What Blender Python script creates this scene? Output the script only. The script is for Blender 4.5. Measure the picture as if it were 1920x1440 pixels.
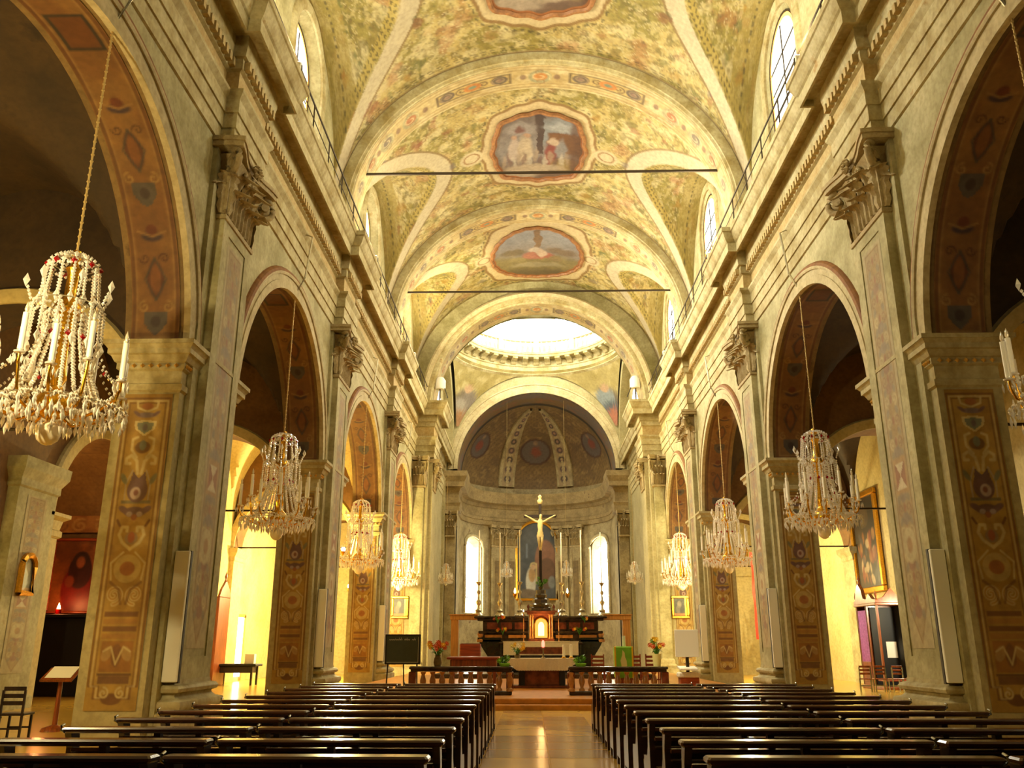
import bpy, math, random
import numpy as np
from mathutils import Vector, Matrix
PI = math.pi
R = math.radians
SC = bpy.context.scene
COL = SC.collection
for o in list(bpy.data.objects):
    bpy.data.objects.remove(o)
random.seed(7)

# ------------------------------------------------------------------ camera
cd = bpy.data.cameras.new('camera')
cam = bpy.data.objects.new('camera', cd)
COL.objects.link(cam)
cam.location = (-0.5, 0.0, 1.6)
cam.rotation_euler = (R(90 + 16.91), 0, R(1.21))
cd.sensor_width = 36.0
cd.lens = 36.0 * 1614 / 1920
cd.clip_end = 400
SC.camera = cam
# ------------------------------------------------------------------ colour management
SC.view_settings.view_transform = 'Standard'
SC.view_settings.look = 'None'
SC.view_settings.gamma = 1.0
SC.view_settings.use_curve_mapping = False
SC.view_settings.exposure = 0.7
# ------------------------------------------------------------------ world: daylight outside the church
wd = bpy.data.worlds.new('daylight')
SC.world = wd
wd.use_nodes = True
wd.node_tree.nodes['Background'].inputs[0].default_value = (0.9, 0.95, 1.0, 1)
wd.node_tree.nodes['Background'].inputs[1].default_value = 0.05
# ------------------------------------------------------------------ light levels
WIN = 300.0         # daylight through each clerestory window (W)
WIN_APSE = 13.0
WIN_DRUM = 36.0
FILL_BACK = 0.3
FLOOD = 420.0       # cornice floodlights (W)
WARM = (1.0, 0.89, 0.60)
WARM2 = (1.0, 0.70, 0.20)
DAY = (1.0, 0.975, 0.83)

def lamp(name, kind, loc, power, color=WARM, size=0.3, target=None, spot=None, parent=None):
    d = bpy.data.lights.new(name, kind)
    d.energy = power
    d.color = color
    if kind == 'AREA':
        d.shape = 'DISK'
        d.size = size
    elif kind in ('POINT', 'SPOT'):
        d.shadow_soft_size = size
    if spot and kind == 'AREA':
        d.spread = R(spot)
    elif spot:
        d.spot_size = R(spot)
        d.spot_blend = 0.6
    o = bpy.data.objects.new(name, d)
    COL.objects.link(o)
    o.location = loc
    if target is not None:
        v = Vector(target) - Vector(loc)
        o.rotation_euler = v.to_track_quat('-Z', 'Y').to_euler()
    if parent:
        o.parent = parent
    return o

# ------------------------------------------------------------------ helpers
def S(r, g, b):
    f = lambda c: (c / 255 / 12.92) if c <= 10 else ((c / 255 + 0.055) / 1.055) ** 2.4
    return (f(r), f(g), f(b))

class MB:
    """collects faces, then links them as ONE mesh object"""
    def __init__(s):
        s.v = []; s.f = []; s.m = []; s.k = 0
    def add(s, verts, faces, mi=None):
        o = len(s.v)
        s.v.extend([tuple(map(float, p)) for p in verts])
        for f in faces:
            s.f.append(tuple(i + o for i in f))
            s.m.append(s.k if mi is None else mi)
        return s
    def box(s, x0, x1, y0, y1, z0, z1):
        x0, x1 = min(x0, x1), max(x0, x1)
        v = [(x, y, z) for z in (z0, z1) for y in (y0, y1) for x in (x0, x1)]
        return s.add(v, [(0, 2, 3, 1), (4, 5, 7, 6), (0, 1, 5, 4), (2, 6, 7, 3), (0, 4, 6, 2), (1, 3, 7, 5)])
    def bbox(s, x0, x1, y0, y1, z0, z1, b=0.01):
        """box with chamfered edges"""
        x0, x1 = min(x0, x1), max(x0, x1)
        rows = []
        for z, i in ((z0, b), (z0 + b, 0), (z1 - b, 0), (z1, b)):
            rows.append([(x0 + b + i, y0 + i, z), (x1 - b - i, y0 + i, z), (x1 - i, y0 + b + i, z), (x1 - i, y1 - b - i, z),
                         (x1 - b - i, y1 - i, z), (x0 + b + i, y1 - i, z), (x0 + i, y1 - b - i, z), (x0 + i, y0 + b + i, z)])
        return s.rings(rows)
    def rings(s, rows, cap=True, close=True):
        n = len(rows[0]); v = [p for r in rows for p in r]; f = []
        for i in range(len(rows) - 1):
            for j in range(n if close else n - 1):
                a = i * n + j; b = i * n + (j + 1) % n
                f.append((a, b, b + n, a + n))
        if cap and close:
            f.append(tuple(range(n))[::-1]); f.append(tuple(range((len(rows) - 1) * n, len(rows) * n)))
        return s.add(v, f)
    def lathe(s, prof, seg=16, c=(0, 0, 0), a0=0, a1=2 * PI, sx=1, sy=1, cap=False):
        full = abs(a1 - a0 - 2 * PI) < 1e-6
        n = seg if full else seg + 1
        rows = [[(c[0] + sx * r * math.cos(a0 + (a1 - a0) * j / seg), c[1] + sy * r * math.sin(a0 + (a1 - a0) * j / seg), c[2] + z) for j in range(n)] for r, z in prof]
        return s.rings(rows, cap=cap and full, close=full)
    def tube(s, path, r, n=6, cap=True):
        P = [Vector(p) for p in path]; rows = []
        up = Vector((0, 0, 1)); 
        for i, p in enumerate(P):
            t = (P[min(i + 1, len(P) - 1)] - P[max(i - 1, 0)])
            t = t.normalized() if t.length > 1e-9 else Vector((0, 0, 1))
            ref = up if abs(t.dot(up)) < 0.95 else Vector((1, 0, 0))
            u = t.cross(ref).normalized(); w = u.cross(t)
            ri = r[i] if isinstance(r, (list, tuple)) else r
            rows.append([tuple(p + u * (ri * math.cos(2 * PI * j / n)) + w * (ri * math.sin(2 * PI * j / n))) for j in range(n)])
        return s.rings(rows, cap=cap)
    def prism(s, poly, axis, a, b):
        """extrude a 2D outline along an axis: axis x -> (y,z), y -> (x,z), z -> (x,y)"""
        def P(p, t):
            return (t, p[0], p[1]) if axis == 'x' else ((p[0], t, p[1]) if axis == 'y' else (p[0], p[1], t))
        return s.rings([[P(p, a) for p in poly], [P(p, b) for p in poly]])
    def rect(s, prof, x0, x1, y0, y1, cap=True):
        """moulding run round a rectangle; prof = (offset, z)"""
        rows = [[(x0 - d, y0 - d, z), (x1 + d, y0 - d, z), (x1 + d, y1 + d, z), (x0 - d, y1 + d, z)] for d, z in prof]
        return s.rings(rows, cap=cap)
    def grid(s, P):
        P = np.asarray(P); m, n = P.shape[:2]
        f = []
        for i in range(m - 1):
            for j in range(n - 1):
                a = i * n + j
                f.append((a, a + 1, a + n + 1, a + n))
        return s.add(P.reshape(-1, 3).tolist(), f)
    def octa(s, c, r, h):
        x, y, z = c
        return s.add([(x + r, y, z), (x, y + r, z), (x - r, y, z), (x, y - r, z), (x, y, z + h), (x, y, z - h)],
                     [(0, 1, 4), (1, 2, 4), (2, 3, 4), (3, 0, 4), (1, 0, 5), (2, 1, 5), (3, 2, 5), (0, 3, 5)])
    def data(s, name, mats, smooth=None):
        me = bpy.data.meshes.new(name)
        me.from_pydata(s.v, [], s.f)
        for m in (mats if isinstance(mats, (list, tuple)) else [mats]):
            me.materials.append(m)
        if isinstance(mats, (list, tuple)) and len(mats) > 1:
            me.polygons.foreach_set('material_index', s.m)
        if smooth is not None:
            me.polygons.foreach_set('use_smooth', [True] * len(me.polygons))
            me.set_sharp_from_angle(angle=R(smooth))
        me.update()
        return me
    def build(s, name, mats, parent=None, smooth=None):
        return link(name, s.data(name, mats, smooth), parent)

def link(name, me, parent=None, loc=None, rot=None, scl=None):
    o = bpy.data.objects.new(name, me)
    COL.objects.link(o)
    if parent is not None: o.parent = parent
    if loc is not None: o.location = loc
    if rot is not None: o.rotation_euler = rot
    if scl is not None: o.scale = scl
    return o

def empty(name, loc=(0, 0, 0), rz=0, parent=None):
    o = bpy.data.objects.new(name, None)
    COL.objects.link(o)
    o.location = loc; o.rotation_euler = (0, 0, rz)
    o.empty_display_size = 0.2
    if parent: o.parent = parent
    return o

def tag(o, label, cat, group=None, kind=None):
    o['label'] = label; o['category'] = cat
    if group: o['group'] = group
    if kind: o['kind'] = kind
    return o

def struct(o, label=None, cat=None):
    o['kind'] = 'structure'
    if label: o['label'] = label
    if cat: o['category'] = cat
    return o

def copy_tree(o, parent=None):
    c = o.copy(); COL.objects.link(c)
    if parent is not None: c.parent = parent
    for ch in list(o.children):
        copy_tree(ch, c)
    return c

def painted(name, P, C, mat, parent=None, loc=None, smooth=True, thick=None):
    """a surface grid P[m,n,3] whose paint C[m,n,3] is kept as a colour attribute"""
    me = painted_data(name, P, C, mat, smooth)
    return link(name, me, parent, loc)

def painted_data(name, P, C, mat, smooth=True):
    P = np.asarray(P, float); m, n = P.shape[:2]
    idx = np.arange(m * n).reshape(m, n)
    q = np.stack([idx[:-1, :-1], idx[:-1, 1:], idx[1:, 1:], idx[1:, :-1]], -1).reshape(-1, 4)
    me = bpy.data.meshes.new(name)
    me.vertices.add(m * n)
    me.vertices.foreach_set('co', P.reshape(-1))
    me.loops.add(q.size)
    me.loops.foreach_set('vertex_index', q.reshape(-1))
    me.polygons.add(len(q))
    me.polygons.foreach_set('loop_start', np.arange(0, q.size, 4))
    if smooth:
        me.polygons.foreach_set('use_smooth', np.ones(len(q), bool))
    me.update(calc_edges=True)
    ca = me.color_attributes.new('Col', 'FLOAT_COLOR', 'POINT')
    rgba = np.ones((m * n, 4), np.float32); rgba[:, :3] = np.clip(np.asarray(C).reshape(-1, 3) * 0.72, 0, 1)  # paint darkened like the plaster, to weaken bounce light
    ca.data.foreach_set('color', rgba.reshape(-1))
    me.materials.append(mat)
    return me

# ------------------------------------------------------------------ numpy paint
def _h(ix, iy, sd):
    v = np.sin(ix * 127.1 + iy * 311.7 + sd * 74.7) * 43758.5453
    return v - np.floor(v)
def vnoise(x, y, sd=0):
    ix, iy = np.floor(x), np.floor(y); fx, fy = x - ix, y - iy
    fx = fx * fx * (3 - 2 * fx); fy = fy * fy * (3 - 2 * fy)
    a, b, c, d = _h(ix, iy, sd), _h(ix + 1, iy, sd), _h(ix, iy + 1, sd), _h(ix + 1, iy + 1, sd)
    return (a * (1 - fx) + b * fx) * (1 - fy) + (c * (1 - fx) + d * fx) * fy
def fbm(x, y, sd=0, oc=4):
    t = 0; a = 0.5
    for i in range(oc):
        t = t + a * vnoise(x * 2 ** i, y * 2 ** i, sd + i); a *= 0.5
    return t / (1 - 0.5 ** oc)
def sm(e0, e1, x):
    t = np.clip((x - e0) / (e1 - e0 + 1e-12), 0, 1)
    return t * t * (3 - 2 * t)

class Canvas:
    def __init__(s, w, h, res, bg):
        s.w, s.h = w, h
        s.nx = max(3, int(w / res)); s.ny = max(3, int(h / res))
        s.X, s.Y = np.meshgrid(np.linspace(0, w, s.nx), np.linspace(0, h, s.ny))
        s.C = np.ones((s.ny, s.nx, 3)) * np.array(bg); s.aa = res * 0.8
    def lay(s, a, col):
        a = np.clip(a, 0, 1)[..., None]
        s.C = s.C * (1 - a) + np.array(col) * a
    def sd(s, d, col, alpha=1.0):
        s.lay(alpha * sm(s.aa, -s.aa, d), col)
    def ell(s, cx, cy, rx, ry, col, alpha=1.0, rot=0):
        c, q = math.cos(rot), math.sin(rot)
        x = (s.X - cx) * c + (s.Y - cy) * q; y = -(s.X - cx) * q + (s.Y - cy) * c
        k = np.sqrt((x / rx) ** 2 + (y / ry) ** 2)
        s.sd((k - 1) * min(rx, ry), col, alpha)
    def rect(s, x0, x1, y0, y1, col, alpha=1.0):
        d = np.maximum(np.abs(s.X - (x0 + x1) / 2) - (x1 - x0) / 2, np.abs(s.Y - (y0 + y1) / 2) - (y1 - y0) / 2)
        s.sd(d, col, alpha)
    def frame(s, x0, x1, y0, y1, w, col, alpha=1.0):
        d = np.maximum(np.abs(s.X - (x0 + x1) / 2) - (x1 - x0) / 2, np.abs(s.Y - (y0 + y1) / 2) - (y1 - y0) / 2)
        s.sd(np.abs(d) - w / 2, col, alpha)
    def line(s, pts, w, col, alpha=1.0):
        d = np.full(s.X.shape, 9e9)
        for (ax, ay), (bx, by) in zip(pts[:-1], pts[1:]):
            L = (bx - ax) ** 2 + (by - ay) ** 2 + 1e-12
            t = np.clip(((s.X - ax) * (bx - ax) + (s.Y - ay) * (by - ay)) / L, 0, 1)
            d = np.minimum(d, np.hypot(s.X - ax - t * (bx - ax), s.Y - ay - t * (by - ay)))
        s.sd(d - w / 2, col, alpha)
    def poly(s, pts, col, alpha=1.0):
        inside = np.zeros(s.X.shape, bool); n = len(pts)
        for i in range(n):
            (ax, ay), (bx, by) = pts[i], pts[(i + 1) % n]
            c = ((ay > s.Y) != (by > s.Y)) & (s.X < (bx - ax) * (s.Y - ay) / (by - ay + 1e-12) + ax)
            inside ^= c
        s.lay(inside * alpha, col)
    def spiral(s, cx, cy, r, turns, a0, sg, w, col, alpha=1.0):
        pts = []
        for i in range(int(18 * turns) + 1):
            t = i / (18 * turns); a = a0 + sg * 2 * PI * turns * t; q = r * (1 - 0.82 * t)
            pts.append((cx + q * math.cos(a), cy + q * math.sin(a)))
        s.line(pts, w, col, alpha)
    def noise(s, sc, amt, sd=0, oc=4):
        n = fbm(s.X * sc, s.Y * sc, sd, oc)[..., None]
        s.C = s.C * (1 + amt * (n - 0.5) * 2)
    def blotch(s, sc, col, lo, hi, alpha, sd=0):
        s.lay(alpha * sm(lo, hi, fbm(s.X * sc, s.Y * sc, sd)), col)

# ------------------------------------------------------------------ materials
def newmat(name):
    m = bpy.data.materials.new(name); m.use_nodes = True
    nt = m.node_tree; b = nt.nodes['Principled BSDF']
    return m, nt, b
def nd(nt, t, **kw):
    n = nt.nodes.new(t)
    for k, v in kw.items(): setattr(n, k, v)
    return n
ALB = 0.72      # all plaster darkened to weaken bounce light and deepen the shade
def plaster(name, c1, c2, c3=None, scale=1.2, rough=0.75, bump=0.12, fine=9.0):
    c1, c2 = [tuple(v * ALB for v in c) for c in (c1, c2)]
    c3 = tuple(v * ALB for v in c3) if c3 else None
    m, nt, b = newmat(name)
    tc = nd(nt, 'ShaderNodeTexCoord')
    n1 = nd(nt, 'ShaderNodeTexNoise'); n1.inputs['Scale'].default_value = scale; n1.inputs['Detail'].default_value = 6; n1.inputs['Roughness'].default_value = 0.65
    n2 = nd(nt, 'ShaderNodeTexNoise'); n2.inputs['Scale'].default_value = fine; n2.inputs['Detail'].default_value = 4
    nt.links.new(tc.outputs['Object'], n1.inputs['Vector']); nt.links.new(tc.outputs['Object'], n2.inputs['Vector'])
    r = nd(nt, 'ShaderNodeValToRGB')
    e = r.color_ramp.elements
    e[0].position = 0.36; e[0].color = (*c1, 1); e[1].position = 0.62; e[1].color = (*c2, 1)
    if c3:
        k = e.new(0.72); k.color = (*c3, 1)
    nt.links.new(n1.outputs['Fac'], r.inputs['Fac'])
    mx = nd(nt, 'ShaderNodeMix', data_type='RGBA', blend_type='MULTIPLY'); mx.inputs['Factor'].default_value = 0.45
    r2 = nd(nt, 'ShaderNodeValToRGB'); r2.color_ramp.elements[0].position = 0.3; r2.color_ramp.elements[0].color = (0.55, 0.5, 0.42, 1); r2.color_ramp.elements[1].position = 0.6
    nt.links.new(n2.outputs['Fac'], r2.inputs['Fac'])
    nt.links.new(r.outputs['Color'], mx.inputs['A']); nt.links.new(r2.outputs['Color'], mx.inputs['B'])
    nt.links.new(mx.outputs['Result'], b.inputs['Base Color'])
    b.inputs['Roughness'].default_value = rough
    if bump:
        bp = nd(nt, 'ShaderNodeBump'); bp.inputs['Strength'].default_value = bump; bp.inputs['Distance'].default_value = 0.03
        nt.links.new(n2.outputs['Fac'], bp.inputs['Height']); nt.links.new(bp.outputs['Normal'], b.inputs['Normal'])
    return m
def paintmat(name, rough=0.7, amt=0.35, scale=7.0):
    m, nt, b = newmat(name)
    at = nd(nt, 'ShaderNodeAttribute', attribute_name='Col')
    tc = nd(nt, 'ShaderNodeTexCoord')
    n = nd(nt, 'ShaderNodeTexNoise'); n.inputs['Scale'].default_value = scale; n.inputs['Detail'].default_value = 5
    nt.links.new(tc.outputs['Object'], n.inputs['Vector'])
    r = nd(nt, 'ShaderNodeValToRGB'); r.color_ramp.elements[0].position = 0.32; r.color_ramp.elements[0].color = (0.5, 0.46, 0.4, 1); r.color_ramp.elements[1].position = 0.6
    mx = nd(nt, 'ShaderNodeMix', data_type='RGBA', blend_type='MULTIPLY'); mx.inputs['Factor'].default_value = amt
    nt.links.new(n.outputs['Fac'], r.inputs['Fac'])
    nt.links.new(at.outputs['Color'], mx.inputs['A']); nt.links.new(r.outputs['Color'], mx.inputs['B'])
    nt.links.new(mx.outputs['Result'], b.inputs['Base Color'])
    b.inputs['Roughness'].default_value = rough
    return m
def simple(name, col, rough=0.5, metal=0.0, spec=None, emit=None, es=0, noise=0.0, nscale=6.0, trans=0, coat=0, alpha=None):
    m, nt, b = newmat(name)
    b.inputs['Base Color'].default_value = (*col, 1); b.inputs['Roughness'].default_value = rough; b.inputs['Metallic'].default_value = metal
    if spec is not None: b.inputs['Specular IOR Level'].default_value = spec
    if emit: b.inputs['Emission Color'].default_value = (*emit, 1); b.inputs['Emission Strength'].default_value = es
    if trans: b.inputs['Transmission Weight'].default_value = trans
    if coat: b.inputs['Coat Weight'].default_value = coat; b.inputs['Coat Roughness'].default_value = 0.1
    if noise:
        tc = nd(nt, 'ShaderNodeTexCoord'); n = nd(nt, 'ShaderNodeTexNoise'); n.inputs['Scale'].default_value = nscale; n.inputs['Detail'].default_value = 5
        nt.links.new(tc.outputs['Object'], n.inputs['Vector'])
        r = nd(nt, 'ShaderNodeValToRGB')
        r.color_ramp.elements[0].position = 0.3; r.color_ramp.elements[0].color = (*[c * (1 - noise) for c in col], 1)
        r.color_ramp.elements[1].position = 0.68; r.color_ramp.elements[1].color = (*[min(1, c * (1 + noise)) for c in col], 1)
        nt.links.new(n.outputs['Fac'], r.inputs['Fac']); nt.links.new(r.outputs['Color'], b.inputs['Base Color'])
    return m
def wood(name, c1, c2, rough=0.3, axis='x', coat=0.4):
    m, nt, b = newmat(name)
    tc = nd(nt, 'ShaderNodeTexCoord'); mp = nd(nt, 'ShaderNodeMapping')
    mp.inputs['Scale'].default_value = {'x': (0.6, 9, 9), 'z': (9, 9, 0.6)}[axis]
    n = nd(nt, 'ShaderNodeTexNoise'); n.inputs['Scale'].default_value = 2.2; n.inputs['Detail'].default_value = 6; n.inputs['Distortion'].default_value = 0.6
    nt.links.new(tc.outputs['Object'], mp.inputs['Vector']); nt.links.new(mp.outputs['Vector'], n.inputs['Vector'])
    r = nd(nt, 'ShaderNodeValToRGB'); r.color_ramp.elements[0].position = 0.35; r.color_ramp.elements[0].color = (*c1, 1); r.color_ramp.elements[1].position = 0.65; r.color_ramp.elements[1].color = (*c2, 1)
    nt.links.new(n.outputs['Fac'], r.inputs['Fac']); nt.links.new(r.outputs['Color'], b.inputs['Base Color'])
    b.inputs['Roughness'].default_value = rough
    b.inputs['Coat Weight'].default_value = coat; b.inputs['Coat Roughness'].default_value = 0.12
    return m

M = {}
M['stone'] = plaster('cornice stone', S(178, 158, 96), S(220, 208, 158), S(186, 148, 80), 1.3)
M['wall'] = plaster('arcade plaster', S(170, 160, 106), S(214, 204, 154), S(186, 158, 92), 0.9)
M['wallgreen'] = plaster('pier plaster', S(176, 164, 112), S(202, 188, 136), S(158, 150, 104), 0.8)
M['frieze'] = plaster('painted frieze', S(196, 164, 96), S(214, 190, 128), S(170, 120, 60), 3.0, fine=14)
M['arch'] = plaster('archivolt stone', S(196, 178, 128), S(222, 206, 158), None, 1.5)
M['redband'] = plaster('red ochre band', S(134, 84, 30), S(160, 106, 42), None, 3)
M['aisle'] = plaster('aisle plaster', S(120, 84, 40), S(148, 106, 52), S(100, 70, 34), 0.6)  # colour darkened to stand in for the dim aisle light
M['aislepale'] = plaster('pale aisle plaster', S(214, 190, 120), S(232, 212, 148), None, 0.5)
M['apse'] = plaster('apse plaster', S(154, 136, 92), S(202, 184, 134), S(126, 96, 62), 1.1)
M['apsedark'] = plaster('apse fresco', S(116, 96, 56), S(150, 124, 70), S(96, 70, 50), 1.2, fine=5)
M['dome'] = plaster('dome plaster', S(226, 216, 178), S(240, 232, 200), S(222, 204, 140), 0.35)
M['paint'] = paintmat('fresco paint')
M['canvas'] = paintmat('oil paint on canvas', 0.45, 0.3, 14)
M['carve'] = plaster('carved stucco', S(176, 152, 100), S(204, 184, 132), S(140, 116, 72), 3, fine=18, bump=0.3)
M['goldstucco'] = simple('gilt stucco', S(206, 160, 72), 0.45, 0.35, noise=0.2)
M['brownstucco'] = simple('brown painted rim', S(132, 88, 46), 0.6, noise=0.3)
M['gold'] = simple('gilt metal', S(222, 168, 52), 0.25, 1.0, noise=0.15)
M['goldframe'] = simple('gilt frame', S(208, 152, 48), 0.32, 0.85, noise=0.2, nscale=20)
M['iron'] = simple('dark iron', S(62, 50, 34), 0.5, 0.6)
M['steel'] = simple('bright steel', S(190, 196, 200), 0.2, 1.0)
M['crystal'] = simple('cut crystal', (0.95, 0.93, 0.86), 0.1, 0.3, spec=1.0)
M['crystalclear'] = simple('clear crystal', (0.95, 0.92, 0.82), 0.05, 0.0, spec=1.0, trans=0.0)
M['ruby'] = simple('red crystal', S(150, 14, 20), 0.12, 0.2)
M['candle'] = simple('ivory candle tube', S(248, 244, 226), 0.4)
M['opal'] = simple('opal glass globe', S(246, 236, 206), 0.25, spec=0.6)
M['flame'] = simple('clear flame bulb', S(236, 226, 200), 0.08, 0.3, spec=1.0)
M['pew'] = wood('dark pew wood', S(30, 15, 7), S(54, 28, 12), 0.3, 'x', 0.25)
M['pewrail'] = wood('polished pew rail', S(48, 26, 11), S(82, 46, 20), 0.24, 'x', 0.35)
M['walnut'] = wood('carved walnut', S(104, 50, 20), S(156, 80, 32), 0.35, 'z', 0.3)
M['redwood'] = wood('reddish wood', S(120, 46, 22), S(160, 72, 34), 0.35, 'x', 0.3)
M['oak'] = wood('pale oak', S(176, 122, 54), S(206, 150, 76), 0.45, 'z', 0.2)
M['darkwood'] = wood('black brown wood', S(22, 12, 8), S(42, 24, 12), 0.4, 'z', 0.2)
M['marble'] = simple('dark altar marble', S(58, 44, 30), 0.22, noise=0.55, nscale=3.5, coat=0.3)
M['marblered'] = simple('red marble', S(112, 56, 34), 0.25, noise=0.45, nscale=5, coat=0.3)
M['marbleyellow'] = simple('yellow marble', S(176, 120, 56), 0.28, noise=0.35, nscale=4, coat=0.3)
M['marblegreen'] = simple('green black marble', S(34, 38, 28), 0.2, noise=0.5, nscale=4, coat=0.3)
M['white'] = simple('white enamel', S(236, 234, 214), 0.55)
M['paper'] = simple('white paper', S(240, 236, 222), 0.8)
M['linen'] = simple('white altar linen', S(226, 216, 192), 0.85, noise=0.08, nscale=30)
M['dark'] = simple('dark grey metal', S(40, 38, 34), 0.5)
M['black'] = simple('near black', S(14, 12, 9), 0.6)
M['purple'] = simple('violet curtain', S(186, 120, 186), 0.8, noise=0.2, nscale=12)
M['banner'] = simple('red cloth', S(168, 40, 18), 0.8)
M['leaf'] = simple('green leaves', S(70, 128, 30), 0.5, noise=0.4)
M['leafdark'] = simple('dark leaves', S(36, 58, 22), 0.5, noise=0.4)
M['yellowflower'] = simple('yellow petals', S(240, 190, 30), 0.6)
M['orangeflower'] = simple('orange red petals', S(214, 84, 26), 0.6)
M['creamflower'] = simple('cream petals', S(226, 216, 140), 0.6)
M['limecloth'] = simple('lime green cloth', S(126, 190, 44), 0.7, noise=0.12)
M['silver'] = simple('silvered metal', S(190, 182, 156), 0.3, 0.8, noise=0.2)
M['bronze'] = simple('old bronze', S(110, 96, 66), 0.4, 0.7, noise=0.3)
M['chain'] = simple('pale gilt chain', S(186, 158, 96), 0.5, 0.3)
M['ivory'] = simple('carved figure', S(206, 186, 130), 0.5, noise=0.15)
M['board'] = simple('slate green board', S(48, 58, 38), 0.6, noise=0.12)
M['chalk'] = simple('chalk', S(206, 206, 180), 0.9)
def glow(name, col, st):
    m, nt, b = newmat(name)
    e = nd(nt, 'ShaderNodeEmission'); e.inputs[0].default_value = (*col, 1); e.inputs[1].default_value = st
    nt.links.new(e.outputs[0], nt.nodes['Material Output'].inputs[0])
    nt.nodes.remove(b)
    return m
M['glass'] = glow('daylit window glass', DAY, 2.6)
M['glasssun'] = glow('sunlit window glass', DAY, 3.6)
M['glassapse'] = glow('daylit apse glass', (1.0, 0.95, 0.74), WIN_APSE)
M['glassdrum'] = glow('daylit drum glass', (1.0, 0.97, 0.84), WIN_DRUM)
M['fillglow'] = glow('added rear fill glow', DAY, FILL_BACK)
M['glowpane'] = glow('door and added lunette glow', DAY, 5.0)
M['shadeplaster'] = plaster('shade-darkened aisle plaster', S(58, 42, 20), S(80, 58, 26), S(48, 34, 16), 0.8)  # shade of the unlit aisle vault put into the colour
M['soffit'] = plaster('painted arch soffit', S(124, 98, 54), S(150, 120, 68), S(104, 78, 40), 1.0)
M['apsecornice'] = plaster('brown apse cornice', S(148, 126, 80), S(184, 160, 106), S(120, 92, 58), 1.4)
M['candleglow'] = glow('burning candle', (1.0, 0.55, 0.16), 30)
M['redglow'] = glow('red sanctuary flame', (1.0, 0.10, 0.06), 4)
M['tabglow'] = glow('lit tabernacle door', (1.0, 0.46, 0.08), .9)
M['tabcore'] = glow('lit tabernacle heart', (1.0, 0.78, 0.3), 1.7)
M['lampglow'] = glow('lamp glass', (1.0, 0.86, 0.6), 12)
M['stained'] = glow('stained border glass', (1.0, 0.42, 0.08), 3)
# floor
def floor_mat():
    m, nt, b = newmat('polished stone floor')
    tc = nd(nt, 'ShaderNodeTexCoord'); n = nd(nt, 'ShaderNodeTexNoise'); n.inputs['Scale'].default_value = 1.5; n.inputs['Detail'].default_value = 6
    nt.links.new(tc.outputs['Object'], n.inputs['Vector'])
    oi = nd(nt, 'ShaderNodeObjectInfo')
    r = nd(nt, 'ShaderNodeValToRGB'); r.color_ramp.elements[0].position = 0.3; r.color_ramp.elements[0].color = (*S(158, 118, 36), 1); r.color_ramp.elements[1].position = 0.7; r.color_ramp.elements[1].color = (*S(206, 164, 66), 1)
    ad = nd(nt, 'ShaderNodeMath', operation='MULTIPLY_ADD'); ad.inputs[1].default_value = 0.5; 
    nt.links.new(oi.outputs['Random'], ad.inputs[0]); 
    mu = nd(nt, 'ShaderNodeMath', operation='MULTIPLY'); mu.inputs[1].default_value = 0.6
    nt.links.new(n.outputs['Fac'], mu.inputs[0]); nt.links.new(mu.outputs[0], ad.inputs[2])
    nt.links.new(ad.outputs[0], r.inputs['Fac']); nt.links.new(r.outputs['Color'], b.inputs['Base Color'])
    b.inputs['Roughness'].default_value = 0.2
    return m
M['floor'] = floor_mat()
M['stepwood'] = simple('orange brown step', S(186, 122, 44), 0.3, noise=0.2)
# ================================================================== the building shell
XF, XP, TH = 7.45, 7.18, 1.25            # arcade face, pilaster face, arcade thickness
YP = [-5.53, 6.12, 17.77, 29.42, 41.07]
HP = 1.5
YX0, YX1 = 50.2, 52.6                    # crossing piers
ZI, ZT = 7.45, 15.8
BAYS = []                                # (y0, y1, centre, r, zc)
for a, b in zip(YP[:-1], YP[1:]):
    r = (b - a) / 2 - HP
    BAYS.append((a + HP, b - HP, (a + b) / 2, r, 7.15))
BAYS.append((YP[-1] + HP, YX0, (YP[-1] + HP + YX0) / 2, (YX0 - YP[-1] - HP) / 2, 7.35))

def arc(cy, zc, r, n=36, zmin=None):
    a0 = 0 if zmin is None or zmin <= zc else math.asin((zmin - zc) / r)
    return [(cy - r * math.cos(a0 + (PI - 2 * a0) * i / n), zc + r * math.sin(a0 + (PI - 2 * a0) * i / n)) for i in range(n + 1)]

# ---- floor
fl = MB(); fl.box(-22, 22, -8, 80, -0.3, 0.0)
floor = struct(fl.build('floor', M['floor']), 'polished ochre stone floor of the church', 'floor')
slab = MB(); slab.bbox(0, 0.97, 0, 1.1, -0.02, 0.006, 0.008)
slab_me = slab.data('floor_slab', M['floor'])
for i in range(17):
    for j in range(2):
        link('floor_slab', slab_me, floor, (-1.22 + j * 0.985, 4.9 + i * 1.115, 0))

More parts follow.
